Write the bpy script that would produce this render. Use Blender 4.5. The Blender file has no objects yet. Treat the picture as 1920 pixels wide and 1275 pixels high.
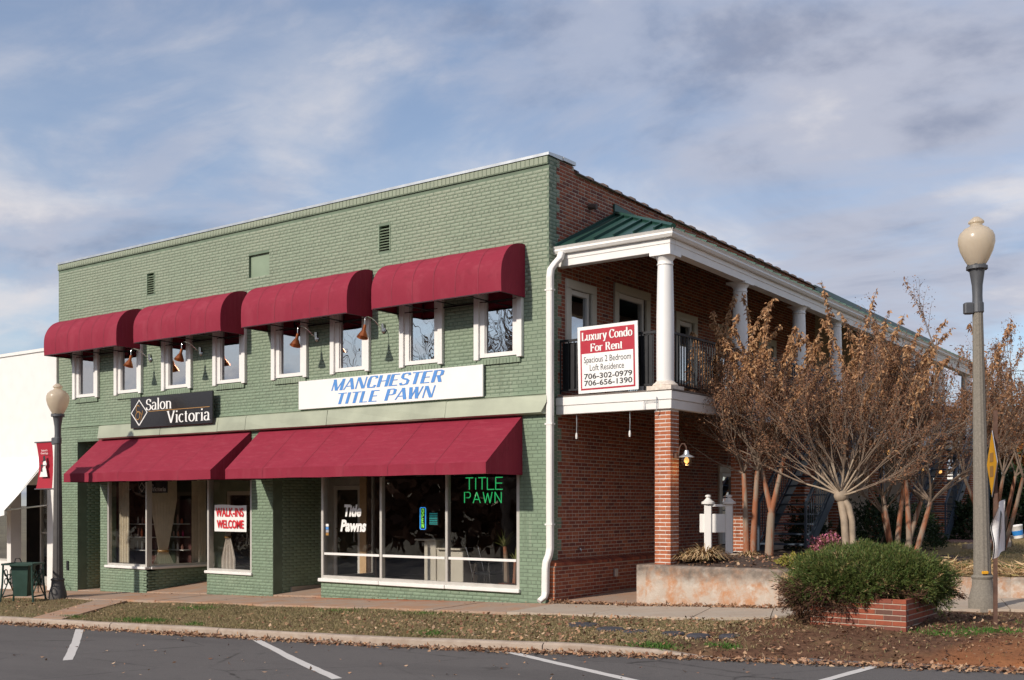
import bpy, math, random
import numpy as np
from mathutils import Vector, Matrix

# ---------------------------------------------------------------- camera, world, sun
S = bpy.context.scene
COL = S.collection
TH = math.radians(36.15)
EYE = Vector((11.203, -16.457, 1.78))
cam = bpy.data.cameras.new('camera'); camo = bpy.data.objects.new('camera', cam); COL.objects.link(camo)
camo.location = EYE
camo.rotation_euler = (math.radians(90), 0, TH)
cam.sensor_width = 36.0; cam.lens = 36.0*2075/1920
cam.shift_x = 0.0; cam.shift_y = (945-637.5)/1920
cam.clip_start = 0.1; cam.clip_end = 3000
S.camera = camo

SUN_DIR = Vector((0.22, 1.0, -0.61)).normalized()
world = bpy.data.worlds.new('World'); S.world = world; world.use_nodes = True
wn = world.node_tree.nodes; wl = world.node_tree.links; wn.clear()
def wnode(t, **k):
    n = wn.new(t)
    for a, b in k.items(): setattr(n, a, b)
    return n
out = wnode('ShaderNodeOutputWorld')
sky = wnode('ShaderNodeTexSky', sky_type='NISHITA'); sky.sun_disc = False
sky.sun_elevation = math.asin(-SUN_DIR.z); sky.sun_rotation = math.atan2(-SUN_DIR.x, -SUN_DIR.y)
sky.air_density = 1.0; sky.dust_density = 0.6; sky.ozone_density = 2.5
bg_sky = wnode('ShaderNodeBackground'); bg_sky.inputs[1].default_value = 0.145
wl.new(sky.outputs[0], bg_sky.inputs[0])
tc = wnode('ShaderNodeTexCoord')
sep = wnode('ShaderNodeSeparateXYZ'); wl.new(tc.outputs['Generated'], sep.inputs[0])
def wmath(op, a, b=None, clamp=False):
    n = wnode('ShaderNodeMath', operation=op); n.use_clamp = clamp
    for i, v in enumerate((a, b)):
        if v is None: continue
        if isinstance(v, (int, float)): n.inputs[i].default_value = v
        else: wl.new(v, n.inputs[i])
    return n.outputs[0]
zz = wmath('MAXIMUM', wmath('ADD', sep.outputs[2], 0.16), 0.05)
px_ = wmath('DIVIDE', sep.outputs[0], zz); py_ = wmath('DIVIDE', sep.outputs[1], zz)
cmb = wnode('ShaderNodeCombineXYZ'); wl.new(px_, cmb.inputs[0]); wl.new(py_, cmb.inputs[1])
def wnoise(scale, detail, rough, dist, off, stretch=(1, 1, 1), rot=0.0):
    mp = wnode('ShaderNodeMapping'); mp.inputs['Location'].default_value = off
    mp.inputs['Scale'].default_value = stretch; mp.inputs['Rotation'].default_value = (0, 0, rot)
    wl.new(cmb.outputs[0], mp.inputs[0])
    n = wnode('ShaderNodeTexNoise'); n.inputs['Scale'].default_value = scale; n.inputs['Detail'].default_value = detail
    n.inputs['Roughness'].default_value = rough; n.inputs['Distortion'].default_value = dist
    wl.new(mp.outputs[0], n.inputs['Vector']); return n.outputs['Fac']
def wramp(v, stops):
    r = wnode('ShaderNodeValToRGB'); r.color_ramp.interpolation = 'EASE'
    while len(r.color_ramp.elements) < len(stops): r.color_ramp.elements.new(0.5)
    for e, (p, c) in zip(r.color_ramp.elements, stops):
        e.position = p; e.color = (c, c, c, 1) if isinstance(c, (int, float)) else (*c, 1)
    wl.new(v, r.inputs[0]); return r.outputs[0]
big = wnoise(0.85, 11, 0.56, 0.5, (0.4, 4.4, 0), (1, 1.1, 1), 0.4)
cover = wramp(big, [(0.40, 0.0), (0.60, 1.0)])
wisp = wramp(wnoise(1.9, 10, 0.58, 0.5, (7.7, 4.2, 0), (0.8, 1.3, 1), 0.6), [(0.42, 0.0), (0.66, 1.0)])
cov = wmath('MAXIMUM', cover, wmath('MULTIPLY', wisp, 0.65))
cov = wmath('ADD', wmath('MULTIPLY', cov, 0.72), 0.24, True)
shade = wnoise(0.95, 11, 0.56, 0.5, (8.2, 5.9, 0), (1, 1.15, 1), 0.5)
ccol = wramp(shade, [(0.36, (0.31, 0.35, 0.475)), (0.48, (0.54, 0.565, 0.675)), (0.60, (0.82, 0.79, 0.81))])
bg_cl = wnode('ShaderNodeBackground'); bg_cl.inputs[1].default_value = 0.93
wl.new(ccol, bg_cl.inputs[0])
mixw = wnode('ShaderNodeMixShader'); wl.new(cov, mixw.inputs[0]); wl.new(bg_sky.outputs[0], mixw.inputs[1]); wl.new(bg_cl.outputs[0], mixw.inputs[2])
wl.new(mixw.outputs[0], out.inputs[0])

sun = bpy.data.lights.new('sun', 'SUN'); suno = bpy.data.objects.new('sun', sun); COL.objects.link(suno)
sun.energy = 4.2; sun.angle = math.radians(1.6); sun.color = (1.0, 0.90, 0.78)
suno.rotation_euler = SUN_DIR.to_track_quat('-Z', 'Y').to_euler(); suno.location = (-10, -40, 40)

S.render.engine = 'CYCLES'
S.view_settings.view_transform = 'Standard'; S.view_settings.look = 'None'
S.view_settings.exposure = 0.0; S.view_settings.gamma = 1.0; S.view_settings.use_curve_mapping = False
S.cycles.max_bounces = 6; S.cycles.transparent_max_bounces = 16
S.cycles.caustics_reflective = False; S.cycles.caustics_refractive = False

rng = random.Random(7); nr = np.random.default_rng(7)
def U(a, b): return rng.uniform(a, b)

# ---------------------------------------------------------------- materials
class N:
    """tiny node helper"""
    def __init__(s, name):
        s.m = bpy.data.materials.new(name); s.m.use_nodes = True
        s.t = s.m.node_tree; s.n = s.t.nodes; s.l = s.t.links
        s.b = s.n['Principled BSDF']; s.out = s.n['Material Output']
    def new(s, t, ins=None, **k):
        n = s.n.new(t)
        for a, b in k.items(): setattr(n, a, b)
        for a, b in (ins or {}).items(): s.set(n.inputs[a], b)
        return n
    def set(s, sock, v):
        if isinstance(v, bpy.types.NodeSocket): s.l.new(v, sock)
        elif isinstance(v, (tuple, list)) and len(v) == 3 and sock.type == 'RGBA': sock.default_value = (*v, 1)
        else: sock.default_value = v
    def obj(s): return s.new('ShaderNodeTexCoord').outputs['Object']
    def noise(s, scale, detail=4, rough=0.55, vec=None, dist=0.0):
        return s.new('ShaderNodeTexNoise', {'Vector': vec or s.obj(), 'Scale': scale, 'Detail': detail, 'Roughness': rough, 'Distortion': dist}).outputs['Fac']
    def math(s, op, a, b=0.0, clamp=False):
        n = s.new('ShaderNodeMath', {0: a, 1: b}, operation=op); n.use_clamp = clamp; return n.outputs[0]
    def mix(s, f, a, b, mode='MIX'):
        n = s.new('ShaderNodeMix', data_type='RGBA', blend_type=mode)
        s.set(n.inputs[0], f); s.set(n.inputs[6], a); s.set(n.inputs[7], b); return n.outputs[2]
    def ramp(s, v, stops, interp='LINEAR'):
        n = s.new('ShaderNodeValToRGB'); n.color_ramp.interpolation = interp
        while len(n.color_ramp.elements) < len(stops): n.color_ramp.elements.new(0.5)
        for e, (p, c) in zip(n.color_ramp.elements, stops):
            e.position = p; e.color = (c, c, c, 1) if isinstance(c, (int, float)) else (*c, 1)
        s.l.new(v, n.inputs[0]); return n.outputs[0]
    def rnd(s):
        a = s.new('ShaderNodeObjectInfo').outputs['Random']; b = s.new('ShaderNodeNewGeometry').outputs['Random Per Island']
        return s.math('FRACT', s.math('ADD', a, b))
    def bump(s, h, strength=0.3, dist=0.01):
        n = s.new('ShaderNodeBump', {'Height': h, 'Strength': strength, 'Distance': dist}); s.l.new(n.outputs[0], s.b.inputs['Normal'])
    def base(s, c, rough=0.7, metal=0.0, spec=None):
        s.set(s.b.inputs['Base Color'], c); s.set(s.b.inputs['Roughness'], rough); s.b.inputs['Metallic'].default_value = metal
        if spec is not None: s.b.inputs['Specular IOR Level'].default_value = spec
        return s.m

def sc(c, k): return tuple(min(1, v*k) for v in c)
def plain(name, c, rough=0.6, metal=0.0, var=0.12, scale=6.0, bump=0.0, bscale=60, spec=None):
    n = N(name); f = n.noise(scale, 5)
    col = n.mix(n.ramp(f, [(0.3, 0.0), (0.7, 1.0)]), sc(c, 1-var), sc(c, 1+var))
    if bump: n.bump(n.noise(bscale, 3), bump, 0.004)
    return n.base(col, n.math('ADD', n.math('MULTIPLY', f, 0.15), rough-0.07), metal, spec)
def by_island(name, cols, rough=0.8, spec=0.2, transl=0.0):
    n = N(name); r = n.rnd()
    col = n.ramp(r, [(i/max(1, len(cols)-1), c) for i, c in enumerate(cols)])
    m = n.base(col, rough, 0, spec)
    if transl:
        tr = n.new('ShaderNodeBsdfTranslucent', {'Color': col}); mx = n.new('ShaderNodeMixShader', {0: transl})
        n.l.new(n.b.outputs[0], mx.inputs[1]); n.l.new(tr.outputs[0], mx.inputs[2]); n.l.new(mx.outputs[0], n.out.inputs[0])
    return m

GREEN = (0.188, 0.258, 0.178)
def m_greenbrick(name, k=1.0):
    n = N(name); r = n.rnd()
    c = n.mix(r, sc(GREEN, 0.90*k), sc(GREEN, 1.10*k))
    big = n.noise(0.9, 6, 0.6); fine = n.noise(26, 4, 0.6)
    # chalky weathered paint patches, keep their own shape
    geo = n.new('ShaderNodeNewGeometry').outputs['Position']
    wv = n.noise(0.55, 7, 0.62, geo)
    c = n.mix(n.ramp(wv, [(0.50, 0.0), (0.72, 0.40)]), c, sc((0.33, 0.37, 0.27), k))
    c = n.mix(n.ramp(n.noise(2.4, 6, 0.7, geo), [(0.55, 0.0), (0.80, 0.55)]), c, sc((0.14, 0.20, 0.13), k))
    sv = n.new('ShaderNodeMapping', {'Vector': geo, 'Scale': (3.2, 3.2, 0.22)}).outputs[0]                # rain streaks
    c = n.mix(n.ramp(n.noise(1.6, 6, 0.62, sv), [(0.56, 0.0), (0.74, 0.55)]), c, sc((0.115, 0.15, 0.10), k))
    c = n.mix(n.ramp(n.noise(2.1, 5, 0.6, sv, 0.3), [(0.60, 0.0), (0.78, 0.5)]), c, sc((0.34, 0.37, 0.29), k))
    zc = n.new('ShaderNodeSeparateXYZ', {0: geo}).outputs[2]          # colour gets paler and greyer towards the parapet
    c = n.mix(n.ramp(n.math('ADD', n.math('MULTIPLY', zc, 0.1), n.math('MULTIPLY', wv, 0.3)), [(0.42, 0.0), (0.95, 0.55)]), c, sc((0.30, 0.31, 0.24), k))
    n.bump(fine, 0.25, 0.004)
    return n.base(c, 0.62, 0, 0.35)
def m_redbrick(name, cols, dirt=0.3):
    n = N(name); r = n.rnd()
    c = n.ramp(r, [(i/(len(cols)-1), q) for i, q in enumerate(cols)])
    geo = n.new('ShaderNodeNewGeometry').outputs['Position']
    c = n.mix(n.math('MULTIPLY', n.ramp(n.noise(18, 5, 0.7, geo), [(0.4, 0.0), (0.75, 1.0)]), dirt), c, (0.10, 0.045, 0.03))
    n.bump(n.noise(70, 4), 0.35, 0.004)
    return n.base(c, 0.85, 0, 0.2)
MT = {}
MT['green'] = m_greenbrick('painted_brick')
MT['greenmortar'] = plain('painted_mortar', sc(GREEN, 0.66), 0.75, var=0.2, scale=3)
MT['greentrim'] = plain('green_painted_trim', (0.21, 0.275, 0.19), 0.55, var=0.1, scale=2)
MT['red'] = m_redbrick('red_brick', [(0.27, 0.075, 0.046), (0.34, 0.098, 0.058), (0.39, 0.125, 0.072), (0.23, 0.067, 0.047), (0.42, 0.145, 0.078), (0.16, 0.058, 0.05), (0.31, 0.088, 0.055)])
MT['pillar'] = m_redbrick('pillar_brick', [(0.36, 0.108, 0.052), (0.43, 0.14, 0.066), (0.31, 0.092, 0.047), (0.46, 0.17, 0.085), (0.26, 0.085, 0.05)], 0.2)
MT['planterbrick'] = m_redbrick('planter_brick', [(0.27, 0.075, 0.045), (0.33, 0.09, 0.05), (0.22, 0.07, 0.05), (0.12, 0.075, 0.06), (0.30, 0.10, 0.06)], 0.4)
MT['mortar'] = plain('mortar', (0.44, 0.36, 0.29), 0.95, var=0.2, scale=12)
MT['mortarlight'] = plain('light_mortar', (0.62, 0.57, 0.52), 0.95, var=0.15, scale=12)
MT['white'] = plain('white_paint', (0.76, 0.745, 0.72), 0.5, var=0.04, scale=3)
MT['column'] = plain('column_paint', (0.78, 0.77, 0.755), 0.45, var=0.03, scale=2)
MT['cream'] = plain('cream_trim', (0.62, 0.58, 0.50), 0.5, var=0.05, scale=3)
MT['peel'] = plain('peeling_paint', (0.66, 0.58, 0.50), 0.8, var=0.25, scale=14, bump=0.6, bscale=25)
MT['roofgreen'] = plain('green_metal_roof', (0.022, 0.072, 0.056), 0.38, 0.2, 0.12, 3)
MT['flash'] = plain('metal_flashing', (0.55, 0.57, 0.58), 0.35, 0.7, 0.1, 4)
MT['clay'] = plain('clay_coping', (0.085, 0.055, 0.045), 0.7, var=0.3, scale=6)
MT['black'] = plain('black_metal', (0.018, 0.019, 0.022), 0.45, 0.3, 0.2, 8)
MT['navy'] = plain('dark_blue_steel', (0.042, 0.062, 0.090), 0.45, 0.2, 0.2, 5)
MT['chrome'] = plain('bright_metal', (0.62, 0.62, 0.62), 0.2, 1.0, 0.05, 8)
MT['copper'] = plain('copper', (0.62, 0.20, 0.075), 0.3, 0.85, 0.2, 12)
MT['alum'] = plain('aluminium_frame', (0.56, 0.54, 0.50), 0.4, 0.25, 0.08, 4)
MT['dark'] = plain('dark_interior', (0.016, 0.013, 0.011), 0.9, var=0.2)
MT['intbrown'] = plain('brown_interior', (0.065, 0.042, 0.032), 0.85, var=0.25, scale=2)
MT['intred'] = plain('maroon_interior', (0.085, 0.030, 0.026), 0.85, var=0.2, scale=2)
MT['intfloor'] = plain('interior_floor', (0.17, 0.13, 0.10), 0.5, var=0.15)
MT['wood'] = plain('worn_wood', (0.36, 0.17, 0.07), 0.7, var=0.25, scale=9)
MT['deck'] = plain('deck_boards', (0.16, 0.13, 0.11), 0.8, var=0.2, scale=4)
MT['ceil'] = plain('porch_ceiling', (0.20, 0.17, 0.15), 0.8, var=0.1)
MT['postc'] = plain('aggregate_post', (0.205, 0.185, 0.155), 0.9, var=0.2, scale=40, bump=0.5, bscale=90)
MT['postd'] = plain('dark_post', (0.075, 0.070, 0.068), 0.6, var=0.15, scale=8)
MT['postm'] = plain('cast_neck', (0.10, 0.105, 0.115), 0.5, 0.3, 0.12, 6)

def m_fabric():
    n = N('burgundy_canvas'); g = n.new('ShaderNodeNewGeometry').outputs['Position']
    f = n.noise(1.7, 6, 0.6, g)
    sw = n.new('ShaderNodeMapping', {'Vector': g, 'Scale': (1.0, 6.0, 0.25)}).outputs[0]
    streak = n.noise(3.0, 5, 0.6, sw)
    c = n.mix(f, (0.215, 0.014, 0.034), (0.272, 0.024, 0.048))
    c = n.mix(n.ramp(streak, [(0.5, 0.0), (0.75, 0.5)]), c, (0.31, 0.05, 0.075))
    c = n.mix(n.ramp(n.noise(6, 5, 0.7, g), [(0.55, 0.0), (0.8, 0.45)]), c, (0.13, 0.014, 0.025))
    n.bump(n.math('ADD', n.math('MULTIPLY', n.noise(3.2, 4, 0.5, sw), 1.0), n.math('MULTIPLY', n.noise(300, 2), 0.08)), 0.35, 0.03)
    m = n.base(c, 0.78, 0, 0.25)
    return m
MT['fabric'] = m_fabric()
MT['whitefabric'] = plain('white_canvas', (0.80, 0.80, 0.79), 0.8, var=0.04, scale=2)

def m_glass(name, refl, tint, fres=1.0):
    n = N(name)
    tr = n.new('ShaderNodeBsdfTransparent', {'Color': tint}); gl = n.new('ShaderNodeBsdfGlossy', {'Color': (0.95, 0.96, 0.97), 'Roughness': 0.0})
    geo = n.obj(); wob = n.new('ShaderNodeBump', {'Height': n.noise(1.6, 2, 0.4, geo), 'Strength': 0.06, 'Distance': 0.05}); n.l.new(wob.outputs[0], gl.inputs['Normal'])
    gg = n.new('ShaderNodeNewGeometry'); dt = n.new('ShaderNodeVectorMath', {0: gg.outputs['Normal'], 1: gg.outputs['Incoming']}, operation='DOT_PRODUCT').outputs['Value']
    fr = n.math('ADD', n.math('MULTIPLY', n.math('POWER', n.math('SUBTRACT', 1.0, n.math('ABSOLUTE', dt)), 5.0), 0.96), 0.04)      # Schlick
    fac = n.math('ADD', n.math('MULTIPLY', fr, fres), refl, True)
    mx = n.new('ShaderNodeMixShader', {0: fac}); n.l.new(tr.outputs[0], mx.inputs[1]); n.l.new(gl.outputs[0], mx.inputs[2]); n.l.new(mx.outputs[0], n.out.inputs[0])
    return n.m
MT['glass'] = m_glass('storefront_glass', 0.04, (0.95, 0.95, 0.94), 1.0)
MT['winglass'] = m_glass('upper_glass', 0.42, (0.55, 0.55, 0.55))

def m_globe():
    n = N('frosted_globe'); c = n.mix(n.noise(5), (0.66, 0.56, 0.44), (0.76, 0.67, 0.55))
    n.base(c, 0.25, 0, 0.5); tl = n.new('ShaderNodeBsdfTranslucent', {'Color': (0.86, 0.78, 0.64)}); mx = n.new('ShaderNodeMixShader', {0: 0.5})
    n.l.new(n.b.outputs[0], mx.inputs[1]); n.l.new(tl.outputs[0], mx.inputs[2]); n.l.new(mx.outputs[0], n.out.inputs[0]); return n.m
MT['globe'] = m_globe()
def emis(name, c, s):
    n = N(name); n.base(c, 0.5); n.set(n.b.inputs['Emission Color'], c); n.b.inputs['Emission Strength'].default_value = s; return n.m
MT['neon_g'] = emis('green_neon', (0.05, 0.80, 0.24), 0.55); MT['neon_b'] = emis('blue_neon', (0.05, 0.36, 0.95), 0.75)
MT['neon_y'] = emis('yellow_green_neon', (0.30, 0.90, 0.10), 0.7); MT['bulb'] = emis('lit_bulb', (1.0, 0.50, 0.14), 1.35)
MT['screen'] = emis('teal_display', (0.02, 0.30, 0.30), 0.45)

def m_asphalt():
    n = N('asphalt'); g = n.new('ShaderNodeNewGeometry').outputs['Position']
    big = n.noise(0.35, 6, 0.6, g); fine = n.noise(90, 3, 0.7, g); mid = n.noise(5, 5, 0.6, g)
    c = n.mix(big, (0.078, 0.073, 0.073), (0.108, 0.100, 0.099))
    c = n.mix(n.ramp(fine, [(0.35, 0.0), (0.75, 1.0)]), c, (0.155, 0.145, 0.14), 'MIX')
    c = n.mix(n.ramp(mid, [(0.55, 0.0), (0.8, 0.4)]), c, (0.062, 0.059, 0.060))
    st = n.new('ShaderNodeMapping', {'Vector': g, 'Scale': (0.12, 1.3, 1), 'Rotation': (0, 0, 0.05)}).outputs[0]
    c = n.mix(n.ramp(n.noise(0.9, 4, 0.5, st), [(0.5, 0.0), (0.7, 0.45)]), c, (0.066, 0.062, 0.063))
    vo = n.new('ShaderNodeTexVoronoi', {'Vector': n.new('ShaderNodeMapping', {'Vector': g, 'Scale': (0.32, 0.5, 1)}).outputs[0], 'Scale': 1.0}, feature='DISTANCE_TO_EDGE')
    vv = n.math('ADD', vo.outputs['Distance'], n.math('MULTIPLY', n.math('SUBTRACT', n.noise(4, 5, 0.7, g), 0.5), 0.05))
    c = n.mix(n.math('MULTIPLY', n.ramp(vv, [(0.0, 1.0), (0.010, 0.0)]), n.ramp(n.noise(0.5, 3, 0.5, g), [(0.42, 0.0), (0.6, 0.8)])), c, (0.030, 0.028, 0.028))   # hairline cracks
    c = n.mix(n.ramp(n.noise(1.3, 4, 0.6, g, 0.8), [(0.66, 0.0), (0.76, 0.6)]), c, (0.040, 0.037, 0.037))                                              # oil spots
    n.bump(fine, 0.7, 0.008); return n.base(c, 0.88, 0, 0.25)
MT['asphalt'] = m_asphalt()
def m_concrete(name, c, stain, amt=0.5, scale=1.6):
    n = N(name); g = n.new('ShaderNodeNewGeometry').outputs['Position']
    a = n.mix(n.noise(3.0, 6, 0.6, g), sc(c, 0.85), sc(c, 1.12))
    a = n.mix(n.math('MULTIPLY', n.ramp(n.noise(scale, 6, 0.65, g), [(0.42, 0.0), (0.66, 1.0)]), amt), a, stain)
    a = n.mix(n.ramp(n.noise(14, 5, 0.7, g), [(0.55, 0.0), (0.8, 0.5)]), a, sc(c, 0.5))
    if name == 'sidewalk_concrete':                        # red clay washed out along the shopfront base
        s = n.new('ShaderNodeSeparateXYZ', {0: g}); wob = n.math('MULTIPLY', n.noise(2.2, 5, 0.65, g), 0.9)
        my = n.ramp(n.math('ADD', n.math('ADD', s.outputs[1], wob), 0.22), [(0.05, 0.0), (0.35, 1.0)]); mx = n.math('MULTIPLY', n.ramp(n.math('MULTIPLY', n.math('ADD', s.outputs[0], 8.0), 0.1), [(0.18, 0.0), (0.32, 1.0), (0.52, 1.0), (0.66, 0.0)]), 0.9)
        a = n.mix(n.math('MULTIPLY', my, mx), a, (0.42, 0.105, 0.032))
    n.bump(n.noise(45, 4, 0.6, g), 0.4, 0.006); return n.base(a, 0.9, 0, 0.2)
MT['concrete'] = m_concrete('sidewalk_concrete', (0.37, 0.28, 0.22), (0.42, 0.215, 0.115), 0.75)
MT['concrete_b'] = m_concrete('grey_concrete', (0.42, 0.36, 0.295), (0.38, 0.26, 0.18), 0.35)
MT['kerb'] = m_concrete('kerb_concrete', (0.40, 0.33, 0.27), (0.22, 0.15, 0.11), 0.45, 4)
def m_retain():
    n = N('stained_retaining_wall'); g = n.new('ShaderNodeNewGeometry').outputs['Position']
    c = n.mix(n.noise(4, 6, 0.6, g), (0.40, 0.33, 0.27), (0.54, 0.47, 0.40))
    c = n.mix(n.ramp(n.noise(3.4, 7, 0.72, n.new('ShaderNodeMapping', {'Vector': g, 'Scale': (1, 1, 0.75)}).outputs[0], 0.4), [(0.43, 0.0), (0.62, 0.85)]), c, (0.45, 0.21, 0.095))
    c = n.mix(n.ramp(n.noise(5.0, 5, 0.7, g), [(0.52, 0.0), (0.68, 0.8)]), c, (0.58, 0.54, 0.48))
    z = n.new('ShaderNodeSeparateXYZ', {0: g}).outputs[2]
    top = n.math('MULTIPLY', n.ramp(n.math('ADD', z, n.math('MULTIPLY', n.noise(3, 5, 0.6, g), 0.5)), [(0.72, 0.0), (0.92, 1.0)]), n.noise(7, 4, 0.6, g))
    c = n.mix(n.math('MULTIPLY', top, 1.5, True), c, (0.15, 0.125, 0.105))      # mildew stain along the top
    n.bump(n.noise(16, 5, 0.7, g), 0.6, 0.02); return n.base(c, 0.92, 0, 0.15)
MT['retain'] = m_retain()
def m_verge():
    n = N('dormant_turf'); g = n.new('ShaderNodeNewGeometry').outputs['Position']
    s = n.new('ShaderNodeSeparateXYZ', {0: g})
    f = n.noise(7, 7, 0.7, g); b = n.noise(0.8, 6, 0.6, g)
    c = n.mix(f, (0.135, 0.098, 0.052), (0.27, 0.205, 0.115))
    c = n.mix(n.ramp(b, [(0.55, 0.0), (0.7, 0.6)]), c, (0.11, 0.12, 0.045))
    soil = n.mix(n.ramp(n.noise(11, 7, 0.75, g), [(0.3, 0.0), (0.7, 1.0)]), (0.060, 0.030, 0.020), (0.205, 0.112, 0.070))
    soil = n.mix(n.ramp(n.noise(1.6, 6, 0.7, g), [(0.48, 0.0), (0.66, 0.8)]), soil, (0.21, 0.14, 0.075))
    clay = n.mix(f, (0.30, 0.105, 0.040), (0.47, 0.20, 0.085))
    fx = n.math('ADD', s.outputs[0], n.math('MULTIPLY', n.noise(1.2, 5, 0.6, g), 2.2))
    c = n.mix(n.ramp(n.math('MULTIPLY', fx, 0.1), [(0.545, 0.0), (0.62, 1.0)]), c, soil)
    c = n.mix(n.ramp(n.math('MULTIPLY', n.math('SUBTRACT', fx, n.math('MULTIPLY', s.outputs[1], 0.35)), 0.05), [(0.500, 0.0), (0.575, 1.0)]), c, clay)
    n.bump(n.noise(30, 6, 0.7, g), 0.9, 0.03); return n.base(c, 0.95, 0, 0.1)
MT['verge'] = m_verge()
MT['mulch'] = plain('mulch', (0.065, 0.042, 0.032), 0.95, var=0.5, scale=25, bump=1.0, bscale=40)
def m_lawn():
    n = N('winter_lawn'); g = n.new('ShaderNodeNewGeometry').outputs['Position']
    f = n.noise(5, 7, 0.7, g); b = n.noise(0.7, 6, 0.6, g)
    c = n.mix(f, (0.17, 0.125, 0.060), (0.34, 0.255, 0.135)); c = n.mix(n.ramp(b, [(0.56, 0.0), (0.68, 0.7)]), c, (0.10, 0.125, 0.045))
    n.bump(n.noise(25, 6, 0.7, g), 0.8, 0.03); return n.base(c, 0.95, 0, 0.1)
MT['lawn'] = m_lawn()
MT['farground'] = plain('far_ground', (0.12, 0.10, 0.06), 0.95, var=0.3, scale=0.2)
MT['paint'] = (lambda n: (n.bump(n.noise(80, 3), 0.5, 0.004), n.base(n.mix(n.ramp(n.noise(22, 6, 0.75), [(0.60, 0.0), (0.74, 0.85)]), (0.56, 0.54, 0.52), (0.20, 0.19, 0.19)), 0.8, 0, 0.3))[1])(N('worn_line_paint'))
MT['bark'] = (lambda n: n.base(n.mix(n.ramp(n.noise(2.2, 5, 0.6, n.new('ShaderNodeMapping', {'Vector': n.obj(), 'Scale': (3, 3, 0.8)}).outputs[0], 0.5), [(0.45, 0.0), (0.56, 1.0)]), (0.30, 0.115, 0.058), (0.27, 0.21, 0.16)), 0.7, 0, 0.3))(N('peeling_crape_myrtle_bark'))
MT['barkpale'] = plain('pale_bark', (0.33, 0.26, 0.19), 0.75, var=0.25, scale=6)
MT['twig'] = plain('twig', (0.21, 0.155, 0.115), 0.85, var=0.25, scale=5)
MT['dryleaf'] = by_island('dry_leaf', [(0.38, 0.205, 0.105), (0.28, 0.14, 0.075), (0.48, 0.29, 0.155), (0.21, 0.105, 0.062), (0.36, 0.19, 0.105), (0.16, 0.082, 0.055)], 0.65, 0.3, 0.25)
MT['seed'] = by_island('brown_seed_head', [(0.15, 0.075, 0.048), (0.25, 0.125, 0.075), (0.10, 0.055, 0.040), (0.32, 0.17, 0.095)], 0.9, 0.1)
MT['litter'] = by_island('fallen_leaf', [(0.34, 0.19, 0.105), (0.46, 0.29, 0.17), (0.235, 0.105, 0.060), (0.54, 0.39, 0.26), (0.29, 0.135, 0.075), (0.16, 0.080, 0.050), (0.42, 0.25, 0.14)], 0.7, 0.3)
MT['grass'] = by_island('dormant_grass_blade', [(0.24, 0.18, 0.098), (0.36, 0.28, 0.165), (0.17, 0.135, 0.07), (0.30, 0.24, 0.13), (0.17, 0.17, 0.07), (0.42, 0.33, 0.20)], 0.85, 0.15, 0.15)
MT['greengrass'] = by_island('green_grass_blade', [(0.065, 0.15, 0.028), (0.10, 0.20, 0.04), (0.05, 0.115, 0.024)], 0.7, 0.2, 0.2)
MT['juniper'] = by_island('juniper_spray', [(0.050, 0.095, 0.020), (0.085, 0.135, 0.030), (0.130, 0.165, 0.040), (0.032, 0.065, 0.016), (0.165, 0.165, 0.045), (0.065, 0.115, 0.025), (0.15, 0.115, 0.045)], 0.6, 0.3, 0.15)
MT['juniperdead'] = by_island('dead_juniper', [(0.060, 0.032, 0.022), (0.10, 0.052, 0.034), (0.040, 0.024, 0.018), (0.145, 0.080, 0.045)], 0.9, 0.1)
MT['shrub'] = by_island('dark_shrub_leaf', [(0.018, 0.036, 0.014), (0.030, 0.055, 0.018), (0.012, 0.026, 0.011)], 0.6, 0.3)
MT['yellowplant'] = by_island('yellow_green_leaf', [(0.20, 0.19, 0.035), (0.30, 0.25, 0.05), (0.12, 0.14, 0.03), (0.34, 0.26, 0.10)], 0.7, 0.2)
MT['pinkflower'] = by_island('pink_blossom', [(0.50, 0.11, 0.24), (0.62, 0.28, 0.36), (0.36, 0.10, 0.14), (0.16, 0.09, 0.05), (0.10, 0.10, 0.04)], 0.7, 0.2)
MT['straw'] = by_island('straw_blade', [(0.46, 0.31, 0.16), (0.34, 0.20, 0.10), (0.55, 0.40, 0.24), (0.24, 0.20, 0.07)], 0.8, 0.2)
MT['orangeleaf'] = by_island('orange_autumn_leaf', [(0.42, 0.17, 0.05), (0.32, 0.11, 0.04), (0.24, 0.09, 0.05), (0.50, 0.25, 0.07), (0.16, 0.07, 0.04)], 0.7, 0.2, 0.3)
MT['palm'] = by_island('palm_frond', [(0.10, 0.13, 0.03), (0.16, 0.18, 0.05), (0.20, 0.19, 0.08)], 0.6, 0.3)
MT['signred'] = plain('sign_red', (0.42, 0.012, 0.030), 0.4, var=0.05)
MT['signwhite'] = plain('sign_white', (0.80, 0.795, 0.78), 0.45, var=0.03, scale=2)
MT['signblue'] = plain('sign_blue', (0.085, 0.26, 0.62), 0.45, var=0.04)
MT['signblack'] = plain('sign_black', (0.016, 0.014, 0.015), 0.18, var=0.1, spec=0.6)
MT['gold'] = plain('sign_gold', (0.36, 0.19, 0.055), 0.45, var=0.05)
MT['inkblack'] = plain('ink_black', (0.025, 0.025, 0.028), 0.5, var=0.05)
MT['lettered'] = plain('letter_red', (0.60, 0.015, 0.025), 0.5, var=0.05)
MT['curtain'] = plain('cream_curtain', (0.74, 0.66, 0.52), 0.85, var=0.12, scale=5)
MT['curtaind'] = plain('grey_curtain', (0.58, 0.52, 0.46), 0.85, var=0.15, scale=5)
MT['bingreen'] = plain('bin_green_paint', (0.022, 0.058, 0.045), 0.45, var=0.2, scale=5)
MT['banner'] = plain('banner_red', (0.36, 0.008, 0.026), 0.6, var=0.08)
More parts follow.
